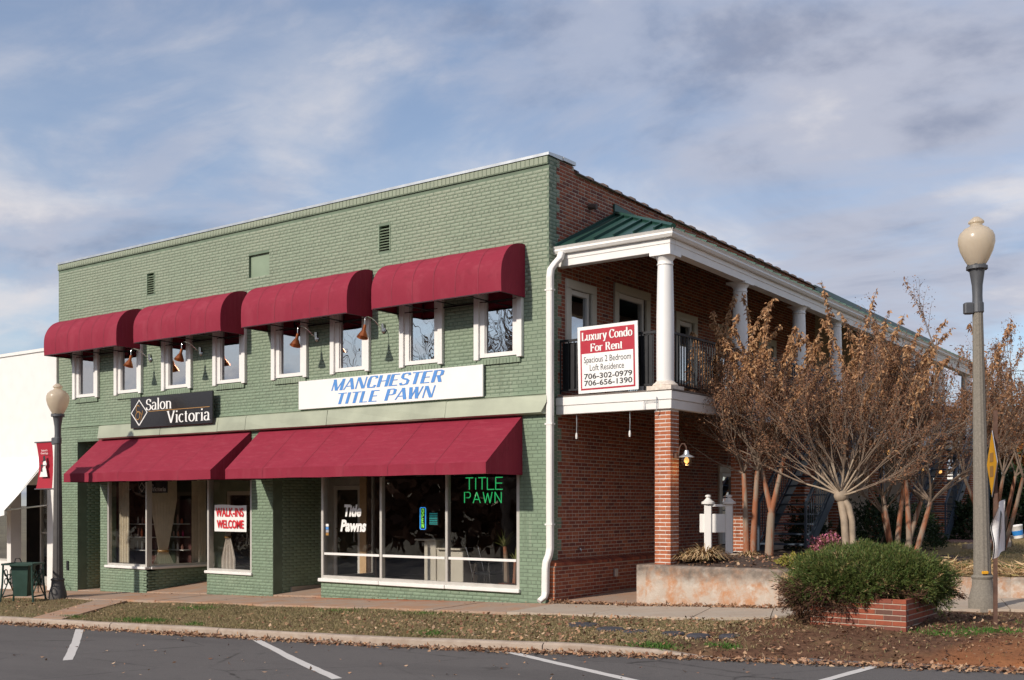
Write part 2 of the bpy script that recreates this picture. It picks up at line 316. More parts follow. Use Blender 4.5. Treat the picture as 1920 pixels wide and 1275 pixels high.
MT['yellow'] = plain('sign_yellow', (0.72, 0.36, 0.02), 0.4, var=0.06)
MT['rust'] = plain('rusty_post', (0.13, 0.072, 0.052), 0.8, 0.2, 0.3, 9)
MT['steel'] = plain('sign_back', (0.52, 0.52, 0.56), 0.35, 0.35, 0.15, 5)
MT['blueplastic'] = plain('blue_label', (0.03, 0.22, 0.60), 0.4, var=0.05)
MT['terracotta'] = plain('door_tan', (0.66, 0.45, 0.26), 0.6, var=0.08)
MT['stonedark'] = plain('dark_stepping_stone', (0.045, 0.045, 0.055), 0.8, var=0.3, scale=15)
MT['pave'] = plain('brick_paving', (0.24, 0.12, 0.095), 0.9, var=0.25, scale=14)
MT['beige'] = plain('beige_wall', (0.52, 0.42, 0.28), 0.8, var=0.08)
BOT = [plain('bottle_'+k, c, 0.35, var=0.08) for k, c in (('pink', (0.42, 0.03, 0.12)), ('white', (0.6, 0.58, 0.55)), ('orange', (0.6, 0.16, 0.07)), ('grey', (0.30, 0.32, 0.34)), ('rose', (0.55, 0.28, 0.22)))]

# ---------------------------------------------------------------- mesh helpers
class MB:
    def __init__(s): s.v = []; s.f = []
    def quad(s, a, b, c, d):
        i = len(s.v); s.v += [tuple(a), tuple(b), tuple(c), tuple(d)]; s.f.append((i, i+1, i+2, i+3)); return s
    def poly(s, pts): i = len(s.v); s.v += [tuple(p) for p in pts]; s.f.append(tuple(range(i, i+len(pts)))); return s
    def box(s, x0, x1, y0, y1, z0, z1):
        i = len(s.v); s.v += [(x, y, z) for z in (z0, z1) for x, y in ((x0, y0), (x1, y0), (x1, y1), (x0, y1))]
        s.f += [(i, i+3, i+2, i+1), (i+4, i+5, i+6, i+7)] + [(i+k, i+(k+1) % 4, i+4+(k+1) % 4, i+4+k) for k in range(4)]; return s
    def bbox(s, x0, x1, y0, y1, z0, z1, b=0.01):
        """box with chamfered vertical & horizontal edges (rings)"""
        i = len(s.v)
        rings = [(z0, b), (z0+b, 0), (z1-b, 0), (z1, b)]
        for z, q in rings:
            c = b
            s.v += [(x0+c+q, y0+q, z), (x1-c-q, y0+q, z), (x1-q, y0+c+q, z), (x1-q, y1-c-q, z), (x1-c-q, y1-q, z), (x0+c+q, y1-q, z), (x0+q, y1-c-q, z), (x0+q, y0+c+q, z)]
        for r in range(3):
            for k in range(8): s.f.append((i+r*8+k, i+r*8+(k+1) % 8, i+r*8+8+(k+1) % 8, i+r*8+8+k))
        s.f.append(tuple(i+7-k for k in range(8))); s.f.append(tuple(i+24+k for k in range(8))); return s
    def ext(s, pts, off):
        """closed prism from polygon pts (3D) along off"""
        o = Vector(off); n = len(pts); i = len(s.v); s.v += [tuple(p) for p in pts] + [tuple(Vector(p)+o) for p in pts]
        s.f.append(tuple(i+k for k in range(n-1, -1, -1))); s.f.append(tuple(i+n+k for k in range(n)))
        s.f += [(i+k, i+(k+1) % n, i+n+(k+1) % n, i+n+k) for k in range(n)]; return s
    def tube(s, pts, rad, n=8, cap=True):
        pts = [Vector(p) for p in pts]; i0 = len(s.v)
        if not isinstance(rad, (list, tuple)): rad = [rad]*len(pts)
        ref = None
        for k, p in enumerate(pts):
            d = (pts[min(k+1, len(pts)-1)]-pts[max(k-1, 0)])
            if d.length < 1e-9: d = Vector((0, 0, 1))
            d.normalize()
            if ref is None: ref = Vector((1, 0, 0)) if abs(d.x) < 0.8 else Vector((0, 1, 0))
            a = d.cross(ref).normalized(); b = d.cross(a); ref = -b if False else ref
            for j in range(n):
                t = 2*math.pi*j/n; s.v.append(tuple(p+(a*math.cos(t)+b*math.sin(t))*rad[k]))
        for k in range(len(pts)-1):
            for j in range(n):
                a = i0+k*n+j; b = i0+k*n+(j+1) % n; s.f.append((a, b, b+n, a+n))
        if cap: s.f.append(tuple(i0+j for j in range(n-1, -1, -1))); e = i0+(len(pts)-1)*n; s.f.append(tuple(e+j for j in range(n)))
        return s
    def bar(s, a, b, w, h=None):
        """rectangular bar between two points"""
        a = Vector(a); b = Vector(b); d = (b-a).normalized(); h = h or w
        r = Vector((0, 0, 1)) if abs(d.z) < 0.95 else Vector((0, 1, 0))
        u = d.cross(r).normalized()*(w/2); v = u.normalized().cross(d)*(h/2)
        return s.ext([a-u-v, a+u-v, a+u+v, a-u+v], b-a)
    def lathe(s, prof, c=(0, 0, 0), n=24, flute=0.0, nf=0):
        i0 = len(s.v)
        for r, z in prof:
            for j in range(n):
                t = 2*math.pi*j/n; rr = r*(1-flute*(0.5+0.5*math.cos(nf*t))) if flute else r
                s.v.append((c[0]+rr*math.cos(t), c[1]+rr*math.sin(t), c[2]+z))
        for k in range(len(prof)-1):
            for j in range(n):
                a = i0+k*n+j; b = i0+k*n+(j+1) % n; s.f.append((a, b, b+n, a+n))
        s.f.append(tuple(i0+j for j in range(n-1, -1, -1))); e = i0+(len(prof)-1)*n; s.f.append(tuple(e+j for j in range(n))); return s
    def grid(s, fn, nu, nv):
        i0 = len(s.v)
        for a in range(nu+1):
            for b in range(nv+1): s.v.append(tuple(fn(a/nu, b/nv)))
        for a in range(nu):
            for b in range(nv):
                k = i0+a*(nv+1)+b; s.f.append((k, k+nv+1, k+nv+2, k+1))
        return s
    def build(s, name, mat, parent=None, smooth=False, loc=None):
        me = bpy.data.meshes.new(name); me.from_pydata(s.v, [], s.f); me.validate()
        if smooth:
            me.polygons.foreach_set('use_smooth', [True]*len(me.polygons))
        return link(name, me, mat, parent, loc)
def link(name, me, mat, parent=None, loc=None):
    if mat is not None and not me.materials: me.materials.append(MT[mat] if isinstance(mat, str) else mat)
    o = bpy.data.objects.new(name, me); COL.objects.link(o)
    if parent is not None:
        o.parent = parent
        if loc is None and parent.parent is None and parent.type == 'EMPTY' and not parent.get('_local'): o.location = -parent.location
    if loc is not None: o.location = loc
    return o
def np_mesh(name, V, quads):
    me = bpy.data.meshes.new(name); nv = len(V); nf = len(quads); k = quads.shape[1]
    me.vertices.add(nv); me.vertices.foreach_set('co', np.ascontiguousarray(V, dtype=np.float32).ravel())
    me.loops.add(nf*k); me.loops.foreach_set('vertex_index', np.ascontiguousarray(quads, dtype=np.int32).ravel())
    me.polygons.add(nf); me.polygons.foreach_set('loop_start', np.arange(0, nf*k, k, dtype=np.int32)); me.polygons.foreach_set('loop_total', np.full(nf, k, dtype=np.int32))
    me.update(calc_edges=True); return me
def tag(o, label=None, cat=None, group=None, kind=None):
    if label: o['label'] = label
    if cat: o['category'] = cat
    if group: o['group'] = group
    if kind: o['kind'] = kind
    return o
def thing(name, label, cat, loc=(0, 0, 0), group=None, local=False, rz=0.0):
    o = bpy.data.objects.new(name, None); COL.objects.link(o); o.location = loc; o.rotation_euler = (0, 0, rz)
    o.empty_display_size = 0.2
    tag(o, label, cat, group)
    if local: o['_local'] = 1
    return o
def copy_tree(o, parent=None):
    c = o.copy(); COL.objects.link(c); c.parent = parent
    for ch in list(o.children): copy_tree(ch, c)
    return c
def smooth_auto(o, ang=40):
    me = o.data
    me.polygons.foreach_set('use_smooth', [True]*len(me.polygons))
    try: me.set_sharp_from_angle(angle=math.radians(ang))
    except Exception: pass
    return o

# terrain: the street falls gently towards the left
def gx(x):
    if x > 8: return 0.0315*8+0.0945*(1-math.exp(-(x-8)/3.0))
    if x < -30: return -0.945-0.315*(1-math.exp((x+30)/10.0))
    return 0.0315*x
def gz(x, y): return gx(x)+0.02*max(-16.0, min(3.0, y))
poly = [(2.06, -0.02), (4.3, 0.02), (5.0, 0.85), (5.9, 1.75), (7.2, 2.45), (14, 2.85)]      # line of the retaining walls
def poly_y(x):
    for (a, b), (c, d) in zip(poly, poly[1:]):
        if x <= c: return b+(d-b)*max(0.0, (x-a))/(c-a)
    return poly[-1][1]
def upz(x, y):
    z = 0.84-0.055*max(0, x-3)*max(0, min(1, 1-(y-2)/9.0))+0.02*math.sin(x*1.7)*math.cos(y*1.3)
    e = y-poly_y(x)-0.15
    return z-(0.13 if x < 5.1 else 0.05)*max(0.0, min(1.0, 1-e/0.8))
MT['belt'] = plain('cream_green_flashing', (0.355, 0.385, 0.29), 0.42, 0.1, 0.12, 1.6)
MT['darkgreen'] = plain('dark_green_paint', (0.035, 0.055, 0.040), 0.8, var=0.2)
MT['plumeleaf'] = by_island('golden_dry_leaf', [(0.52, 0.30, 0.15), (0.42, 0.22, 0.105), (0.62, 0.40, 0.215), (0.31, 0.15, 0.072), (0.48, 0.27, 0.135), (0.22, 0.11, 0.06)], 0.6, 0.3, 0.2)
MT['seam'] = plain('canvas_seam', (0.235, 0.020, 0.042), 0.8, var=0.2)
# ================================================================ SETTING
poly0 = None
def sheet(name, x0, x1, y0, y1, nx, ny, fz, mat, skirt=0.0):
    m = MB(); m.grid(lambda a, b: (x0+(x1-x0)*a, y0+(y1-y0)*b, fz(x0+(x1-x0)*a, y0+(y1-y0)*b)), nx, ny)
    o = m.build(name, mat, smooth=True); tag(o, kind='structure'); return o
xs = [-1500, -400, -150, -80]+[-60+3*i for i in range(40)]+[70, 110, 200, 500, 1500]
ys = [-1500, -400, -150, -80, -50, -30, -20, -10, -5, 0, 5, 10, 20, 30, 50, 80, 150, 400, 1500]
m = MB()
for x in xs:
    for y in ys: m.v.append((x, y, gz(x, y)-0.42+(0.55 if y > 26 else 0)))
ny = len(ys)
for i in range(len(xs)-1):
    for j in range(ny-1): k = i*ny+j; m.f.append((k, k+ny, k+ny+1, k+1))
tag(m.build('ground', 'farground', smooth=True), kind='structure')
def road_z(x, y): return gz(x, y)-0.105
road = sheet('road', -70, 45, -34, -3.9, 60, 24, road_z, 'asphalt')
def kerb_y(x): return -5.0+0.10*max(0.0, min(10.0, x-0.5))
def vz(x, y):
    z = gz(x, y)-0.015
    z += 0.018*math.sin(x*2.3+y)*math.cos(y*3.1-x)+(0.012*math.sin(x*9.1+y*4)*math.sin(y*8.3-x*3) if x > 4.5 else 0)
    if x > 5.2 and y < 1:                                   # soil mounded round the planter, eroded clay to the right
        z += 0.16*math.exp(-((x-6.2)**2+(y+2.0)**2)/2.2)
        z += 0.10*math.exp(-((x-9.2)**2+(y+3.2)**2)/1.2)
    if x > 4.4:                                             # no kerb here any more: the clay washes down to the road
        e = max(0.0, min(1.0, (y-kerb_y(x))/0.9)); e = e*e*(3-2*e); f = min(1.0, (x-4.4)/2.0); z -= 0.10*(1-e)*f
    return z
vm = MB()
def vfn(a, b):
    x = -45+59*a; y0 = kerb_y(x)-0.03; y = y0+(4.2-y0)*b; return (x, y-(0.10 if b == 0 else 0), vz(x, y)-(0.16 if b == 0 else 0))
vm.grid(vfn, 236, 60); verge = tag(vm.build('verge', 'verge', smooth=True), kind='structure')

# sidewalk slabs
front = [(-45, -1.85), (1.9, -1.74), (3.7, -1.70), (4.75, -1.25), (5.6, -0.45), (6.5, 0.28), (7.6, 0.62), (14, 0.9)]
back = [(-45, -0.005), (1.9, -0.30), (3.3, -0.16), (4.2, 0.20), (5.0, 0.85), (5.9, 1.65), (7.1, 2.30), (14, 2.75)]
sw = thing('sidewalk', None, None); tag(sw, kind='structure')
def edge_at(pl, i, t): a, b = pl[i], pl[i+1]; return (a[0]+(b[0]-a[0])*t, a[1]+(b[1]-a[1])*t)
for i in range(len(front)-1):
    L = math.hypot(front[i+1][0]-front[i][0], front[i+1][1]-front[i][1]); n = max(1, round(L/1.55))
    for k in range(n):
        g0 = 0.006/L*n*0+0.007/L; a0, a1 = k/n+g0, (k+1)/n-g0
        p = [edge_at(front, i, a0), edge_at(front, i, a1), edge_at(back, i, a1), edge_at(back, i, a0)]
        dz = U(-0.004, 0.004)+0.022; mb = MB()
        mb.ext([(x, y, gz(x, y)+dz-0.12) for x, y in p], (0, 0, 0.12))
        cx = sum(q[0] for q in p)/4
        if -30 < cx < 12: mb.build('slab', 'concrete' if cx < 0.3 else 'concrete_b', sw)
        else: mb.build('slab', 'concrete', sw)
# short concrete walk across the verge at the left, with kerbside end
mb = MB(); pp = [(-8.3, -4.99), (-7.35, -4.99), (-9.9, -1.86), (-11.0, -1.86)]
mb.ext([(x, y, gz(x, y)-0.09) for x, y in pp], (0, 0, 0.105))
tag(mb.build('path', 'concrete'), kind='structure')
# kerb stones
kb = thing('kerb', None, None); tag(kb, kind='structure')
x = -46.0
while x < 14:
    L = U(2.6, 3.2)
    y0 = 0; jit = U(-0.012, 0.012); mb = MB(); prof = [(0.0, -0.30), (0.0, 0.0), (-0.11, 0.0), (-0.145, -0.025), (-0.165, -0.30)]
    N_ = 6
    i0 = len(mb.v)
    for s in range(N_+1):
        xx = x+0.006+(L-0.012)*s/N_
        y0 = kerb_y(xx)+jit; e = max(0.0, min(1.0, (xx-3.6)/3.0)); sink = 0.15*e*e*(3-2*e)+(0.012*math.sin(xx*5) if xx > 4 else 0)
        for (dy, dz) in prof: mb.v.append((xx, y0+dy+U(-0.004, 0.004), gz(xx, y0)+0.008+dz-sink+U(-0.004, 0.004)))
    for s in range(N_):
        for j in range(4): k = i0+s*5+j; mb.f.append((k, k+1, k+6, k+5))
    mb.f.append(tuple(i0+j for j in range(5))); mb.f.append(tuple(i0+N_*5+4-j for j in range(5)))
    mb.build('kerb_stone', 'kerb', kb); x += L
# parking lines (paint film 4 mm above the asphalt)
def line(name, pts, w):
    mb = MB(); i0 = len(mb.v); P = []
    for k in range(len(pts)-1):
        for t in range(8): P.append(Vector(pts[k]).lerp(Vector(pts[k+1]), t/8))
    P.append(Vector(pts[-1]))
    for k, p in enumerate(P):
        d = (P[min(k+1, len(P)-1)]-P[max(0, k-1)]).normalized(); nrm = Vector((-d.y, d.x))
        for s in (-1, 1):
            q = p+nrm*s*(w/2+U(-0.006, 0.006)); mb.v.append((q.x, q.y, road_z(q.x, q.y)+0.004))
    for k in range(len(P)-1): a = i0+2*k; mb.f.append((a, a+1, a+3, a+2))
    o = mb.build(name, 'paint', road); o['label'] = 'worn white parking line'; return o
line('parking_line', [(-6.54, -5.14), (-4.36, -6.61), (-2.53, -7.88)], 0.13)
line('parking_line', [(-2.11, -5.14), (-1.76, -5.26), (0.51, -6.6), (2.29, -7.58)], 0.12)
line('parking_line', [(2.29, -4.99), (2.78, -5.02), (3.91, -5.62), (5.44, -6.41), (7.4, -7.4)], 0.11)
line('parking_line', [(7.36, -4.42), (7.19, -5.6), (7.05, -7.0)], 0.11)
# ---------------------------------------------------------------- raised bed and lawn behind the retaining walls
mb = MB()
N_ = 70
cols = []
for i in range(N_+1):
    x = 2.06+(12.0)*i/N_
    y0 = np.interp(x, [p[0] for p in poly], [p[1] for p in poly])+0.12
    cols.append([(x, y0+(30-y0)*(t/40)**1.6) for t in range(41)])
for c in cols: m_ = [mb.v.append((x, y, upz(x, y)+nr.normal(0, 0.008))) for x, y in c]
for i in range(N_):
    for j in range(40): k = i*41+j; mb.f.append((k, k+41, k+42, k+1))
lawn = tag(mb.build('lawn', 'lawn', smooth=True), kind='structure')
mb = MB(); mb.grid(lambda a, b: (2.03+a*3.6+0.3*b, 0.10+b*5.2+a*0.65, upz(2.03+a*3.6+.3*b, 0.1+b*5.2+a*.65)+0.012+nr.normal(0, 0.012)), 40, 60)
tag(mb.build('mulch_bed', 'mulch', smooth=True), kind='structure')
mb = MB(); mb.grid(lambda a, b: (14+46*a, -4+34*b, upz(14, 2.5+b*20)-0.02), 4, 4); tag(mb.build('lawn', 'lawn'), kind='structure')
sheet('lawn', -0.5, 14.2, 29.5, 60, 4, 4, lambda x, y: 0.86, 'lawn')
# brick path to the far stair with its concrete edging
mb = MB(); mb.ext([(3.2, 13.2, 0.835), (4.9, 9.4, 0.80), (5.4, 9.8, 0.80), (4.0, 15.5, 0.835), (2.5, 19, 0.84), (2.4, 15.2, 0.84)], (0, 0, 0.03)); tag(mb.build('path', 'pave'), kind='structure')
mb = MB()
for a, b in (((5.0, 8.6), (5.6, 9.9)), ((5.6, 9.9), (4.3, 15.8)), ((4.3, 15.8), (4.6, 26))):
    mb.bar((*a, 0.85), (*b, 0.87), 0.14, 0.12)
tag(mb.build('path_edging', 'kerb'), kind='structure')

def wall_poly(name, label, pts, zb, zt, th, rough_n):
    t = thing(name, label, 'wall', (pts[0][0], pts[0][1], zb)); mb = MB()
    for i in range(len(pts)-1):
        a, b = Vector(pts[i]), Vector(pts[i+1]); d = (b-a).normalized(); nrm = Vector((-d.y, d.x))*th
        n = max(2, int((b-a).length/0.25)); i0 = len(mb.v)
        za, zb_ = zt[i], zt[i+1]
        for k in range(n+1):
            p = a.lerp(b, k/n); z = za+(zb_-za)*k/n; q = p+nrm; w = [U(-.007, .007) for _ in range(6)]
            for (c, zz, off) in ((p, zb, -0.02), (p, (z+zb)/2, -0.01), (p, z-0.03, 0), (p+nrm*0.12, z+0.004, 0), (q-nrm*0.12, z+0.004, 0), (q, zb, 0)):
                o_ = c+nrm.normalized()*(off+w[0]); mb.v.append((o_.x, o_.y, zz+w[1]*0.8))
        for k in range(n):
            for j in range(5): s = i0+k*6+j; mb.f.append((s, s+6, s+7, s+1))
        mb.f.append(tuple(i0+j for j in range(6))); mb.f.append(tuple(i0+n*6+5-j for j in range(6)))
    o = mb.build('wall', 'retain', t); return t
wall_poly('retaining_wall', 'low concrete retaining wall with orange clay stains beside the front porch pillar', [(1.99, -0.02), (4.35, 0.0), (5.0, 0.72)], -0.2, [0.745, 0.745, 0.74], 0.28, 0)
wall_poly('retaining_wall', 'low grey and orange stained kerb wall behind the tall street lamp', [(5.25, 1.05), (6.0, 1.95), (7.2, 2.55), (14, 2.95)], -0.1, [0.68, 0.63, 0.60, 0.60], 0.26, 0)

# ================================================================ BRICKWORK
BH, BJ = 0.0548, 0.0129; COURSE = BH+BJ
def unit_brick():
    c = 0.004; D = 0.06
    me = bpy.data.meshes.new('brick'); v = []; L, H = 0.203, BH
    for (y, q) in ((0, c), (c, 0), (D, 0)):
        v += [(-L/2+q, y, -H/2+q), (L/2-q, y, -H/2+q), (L/2-q, y, H/2-q), (-L/2+q, y, H/2-q)]
    f = [(0, 1, 2, 3)]
    for r in (0, 4):
        for k in range(4): f.append((r+k, r+4+k, r+4+(k+1) % 4, r+(k+1) % 4))
    me.from_pydata(v, [], f); return me
UB = unit_brick(); UBV = np.array([v.co[:] for v in UB.vertices]); UBF = np.array([tuple(p.vertices) for p in UB.polygons], dtype=np.int64)
BM = {}
def brick_mesh(mat):
    if mat not in BM: BM[mat] = UB.copy(); BM[mat].name = 'brick'; BM[mat].materials.append(MT[mat])
    return BM[mat]
camv = np.array(EYE)
def lay(bricks, parent, mat, limit=300, vis=None):
    """bricks: list of (pos, rz, length, height); nearest `limit` become objects, the rest one mesh"""
    if not bricks: return
    P = np.array([b[0] for b in bricks]); d = np.linalg.norm(P-camv, axis=1)
    if vis is not None: d = d+np.array([0 if vis(b[0]) else 1000 for b in bricks])
    order = np.argsort(d); near = order[:limit]; far = order[limit:]
    me = brick_mesh(mat)
    for i in near:
        p, rz, L, H = bricks[i]; o = bpy.data.objects.new('brick', me); COL.objects.link(o); o.parent = parent
        o.location = p; o.rotation_euler = (U(-.006, .006), U(-.004, .004), rz+U(-.006, .006)); o.scale = (L/0.203, 1, H/BH)
    if len(far):
        n = len(far); pos = P[far]; rz = np.array([bricks[i][1] for i in far])+nr.normal(0, 0.006, n)
        sx = np.array([bricks[i][2] for i in far])/0.203; sz = np.array([bricks[i][3] for i in far])/BH
        v = np.repeat(UBV[None], n, 0); v = v*np.stack([sx, np.ones(n), sz], 1)[:, None, :]
        c, s = np.cos(rz)[:, None], np.sin(rz)[:, None]
        w = np.stack([v[:, :, 0]*c-v[:, :, 1]*s, v[:, :, 0]*s+v[:, :, 1]*c, v[:, :, 2]], 2)+pos[:, None, :]
        F_ = (UBF[None]+(np.arange(n)*len(UBV))[:, None, None]).reshape(-1, 4)
        o = link('bricks', np_mesh('bricks', w.reshape(-1, 3), F_), mat, parent); o['kind'] = 'stuff'
def course_bricks(u0, u1, z0, z1, holes, phase=0, header_every=6, top=None):
    """list of (u, z, len) clipped against rectangular holes (u0,u1,z0,z1)"""
    out_ = []; nrow = int((z1-z0)/COURSE)
    for r in range(nrow+1):
        z = z0+(r+0.5)*COURSE
        if z+BH/2 > z1: break
        hd = (r+phase) % header_every == 0
        L = 0.0965 if hd else 0.203; L = L-0.002; step = L+0.0130; off = ((r % 2)*0.5+0.13)*step if not hd else 0.03
        segs = [(u0, u1 if top is None else min(u1, top(z)))]
        for (a, b, c, d) in holes:
            if c-0.02 < z < d+0.02:
                ns = []
                for (s, e) in segs:
                    if b <= s or a >= e: ns.append((s, e)); continue
                    if a > s: ns.append((s, a))
                    if b < e: ns.append((b, e))
                segs = ns
        for (s, e) in segs:
            k = math.floor((s-u0-off)/step)
            while True:
                a = u0+off+k*step; b = a+L; k += 1
                if a >= e: break
                a, b = max(a, s+0.001), min(b, e-0.001)
                if b-a > 0.025: out_.append(((a+b)/2, z, b-a))
    return out_
def wall_cells(u0, u1, z0, z1, holes):
    us = sorted({u0, u1, *[h[0] for h in holes], *[h[1] for h in holes]}); zs = sorted({z0, z1, *[h[2] for h in holes], *[h[3] for h in holes]})
    us = [u for u in us if u0 <= u <= u1]; zs = [z for z in zs if z0 <= z <= z1]; cells = []
    for i in range(len(us)-1):
        run = None
        for j in range(len(zs)-1):
            cu, cz = (us[i]+us[i+1])/2, (zs[j]+zs[j+1])/2
            solid = not any(h[0] < cu < h[1] and h[2] < cz < h[3] for h in holes)
            if solid:
                if run is None: run = zs[j]
            elif run is not None: cells.append((us[i], us[i+1], run, zs[j])); run = None
        if run is not None: cells.append((us[i], us[i+1], run, zs[-1]))
    return cells

# ================================================================ MAIN BUILDING
B = thing('commercial_building', 'two storey corner shop building, green painted brick front and bare red brick side', 'building', (-7.8, 8, 0))
XL, XR = -15.57, 0.0
WC = [-14.29, -12.49, -10.59, -8.70, -6.73, -4.92, -2.99, -1.11]
WZ0, WZ1 = 4.53, 6.05
holes = [(c-0.45, c+0.45, WZ0, WZ1) for c in WC]
SHOP = [(-14.71, -13.71, -1, 3.38), (-13.42, -11.80, 0.25, 2.62), (-11.80, -9.53, -1, 2.62), (-9.53, -7.99, 0.25, 2.62), (-7.29, -5.80, -1, 2.62), (-5.80, -0.65, 0.22, 2.42)]
VENT = [(-11.79, -11.48, 6.86, 7.36), (-4.15, -3.83, 6.87, 7.38)]; PANEL = (-8.08, -7.41, 6.81, 7.31)
H_all = holes+SHOP+VENT
fw = MB()
for (a, b, c, d) in wall_cells(XL, XR, -0.9, 8.04, H_all+[PANEL]): fw.box(a, b, 0.0, 0.26, c, d)
front_wall = fw.build('front_wall', 'greenmortar', B)
red_front = lambda u, z: u > -0.115 and 0.0 < z < 0.74 and int((z+0.9)/COURSE) % 2 == 0
cb = course_bricks(XL+0.005, XR, -0.9, 7.88, H_all+[PANEL])
AW_U = [(-15.04, -11.95), (-11.28, -8.15), (-7.47, -4.32), (-3.66, -0.52)]
def vis_front(p):
    x, _, z = p
    if z < gx(x)-0.02: return False
    if any(a < x < b for a, b in AW_U) and 5.5 < z < 6.45: return False
    if 2.3 < z < 3.4 and x < -0.6: return False
    if 3.35 < z < 3.78 and x > -13.6: return False
    return True
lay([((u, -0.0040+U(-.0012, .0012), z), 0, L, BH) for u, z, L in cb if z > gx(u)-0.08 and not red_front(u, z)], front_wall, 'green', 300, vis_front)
lay([((u, -0.008, z), 0, L, BH) for u, z, L in cb if red_front(u, z) and z > 0], front_wall, 'pillar', 40)
# infilled opening: recessed plastered panel
MB().box(PANEL[0], PANEL[1], 0.055, 0.10, PANEL[2], PANEL[3]).build('infill_panel', 'greentrim', B)
# rowlock cap course and metal coping
cap = MB().box(XL, XR, -0.028, 0.27, 7.90, 8.045).build('parapet_cap', 'greenmortar', B)
capb = []; u = XL+0.05; k = 0
while u < XR-0.04: capb.append(((u, -0.036, 7.975), 0, 0.088, 0.125)); u += 0.0985
lay(capb, cap, 'green', 60)
cf = MB(); cf.ext([(XL-0.02, -0.05, 8.05), (XL-0.02, -0.05, 8.10), (XL-0.02, 0.42, 8.13), (XL-0.02, 0.42, 8.05)], (-XL+0.05, 0, 0)); cf.box(0.0, 0.045, 0.42, 0.83, 8.055, 8.12)
cf.box(-0.3, 0.0, 0.42, 0.83, 8.06, 8.115)
cf.build('coping', 'flash', B)
# roof vents: frame + louvre slats
for (a, b, c, d) in VENT:
    v = MB().box(a, b, 0.12, 0.14, c, d).build('vent', 'dark', B)
    MB().box(a, a+0.02, -0.012, 0.1, c, d).box(b-0.02, b, -0.012, 0.1, c, d).build('frame', 'greentrim', v)
    for k in range(8):
        z = c+0.04+(d-c-0.06)*k/8; s = MB(); s.ext([(a+0.02, -0.008, z), (a+0.02, 0.06, z+0.035), (a+0.02, 0.068, z+0.028), (a+0.02, 0.0, z-0.012)], (b-a-0.04, 0, 0)); s.build('slat', 'greentrim', v)
# side wall (X = 0 plane, facing +X), parapet falls to the rear
def topz(y): return 8.04 if y < 0.82 else 7.96-0.017*(y-0.8)
SW_H = [(0.62, 1.46, 3.9, 5.80), (2.34, 3.56, 3.72, 6.0), (4.9, 5.7, 4.4, 5.80), (6.9, 7.8, 4.4, 5.8), (9.2, 10.1, 4.4, 5.8), (7.0, 7.9, -1, 2.55)]
sm = MB()
for (a, b, c, d) in wall_cells(0.26, 24, -0.9, 7.4, SW_H): sm.box(-0.26, 0.0, a, b, c, d)
sm.ext([(0, 0.26, 7.4), (0, 24, 7.4), (0, 24, topz(24)), (0, 0.83, topz(0.83)), (0, 0.82, 8.04), (0, 0.26, 8.04)], (-0.26, 0, 0))
side_wall = sm.build('side_wall', 'mortar', B)
# corner return behind the painted front
sg = course_bricks(0.0, 13.0, -0.9, 8.04, SW_H)
gl, rl = [], []
for (u, z, L) in sg:
    if z > topz(u)-0.03: continue
    r = int((z+0.9)/COURSE); wave = 0.40 if (r//3) % 2 else 0.29
    if z > 6.6: wave = 0.34 if (r//2) % 2 else 0.24
    a, b = u-L/2, u+L/2
    if b <= wave: gl.append(((0.0045+U(-.001, .001), u, z), math.pi/2, L, BH))
    elif a >= wave-0.02: rl.append(((0.0035+U(-.0015, .0015), u, z), math.pi/2, L, BH))
    else:
        gl.append(((0.006, (a+wave)/2, z), math.pi/2, wave-a, BH))
        if b-wave > 0.03: rl.append(((0.006, (b+wave+.01)/2, z), math.pi/2, b-wave-.01, BH))
lay(gl, side_wall, 'green', 140, lambda p: p[2] > 0.7)
lay(rl, side_wall, 'red', 300, lambda p: p[2] > 0.72 and p[1] < 4 and not (3.3 < p[2] < 3.8))
MB().box(0.0, 0.0035, 0.0, 0.24, -0.5, 8.04).build('painted_return', 'greenmortar', B)
# camelback clay coping on the side parapet, one tile each
y = 0.86; k = 0
while y < 13:
    L = 0.55; z = topz(y)-0.035; t = MB(); i0 = 0
    for s in range(4):
        yy = y+L*[0, 0.12, 0.14, 1.0][s]; rr = [0.125, 0.125, 0.075, 0.065][s]
        for j in range(7):
            a = math.pi*j/6; t.v.append((-0.13+0.20*math.cos(a), yy, z-0.017*(yy-y)-0.01+rr*math.sin(a)*1.0+(0.0 if j in (0, 6) else 0.0)))
    for s in range(3):
        for j in range(6): q = s*7+j; t.f.append((q, q+7, q+8, q+1))
    t.f.append(tuple(range(7))); t.build('coping_tile', 'clay', B); y += L-0.02
MB().ext([(0.03, 12.9, topz(13)+0.03), (0.03, 24, topz(24)+0.05), (0.03, 24, topz(24)-0.18), (0.03, 12.9, topz(13)-0.10)], (-0.32, 0, 0)).build('parapet_flashing', 'roofgreen', B)
# rest of the shell
sh = MB(); sh.box(XL, -0.27, 0.3, 24, 7.2, 7.35); sh.box(XL, XL+0.25, 0.27, 24, -1, 7.9); sh.box(XL+.26, -0.27, 23.75, 24, -1, 7.5)
sh.build('roof', 'dark', B)
# clay scupper
MB().tube([(0, 1.35, 7.42), (0.16, 1.37, 7.40)], [0.06, 0.055], 10).build('scupper', 'clay', B)
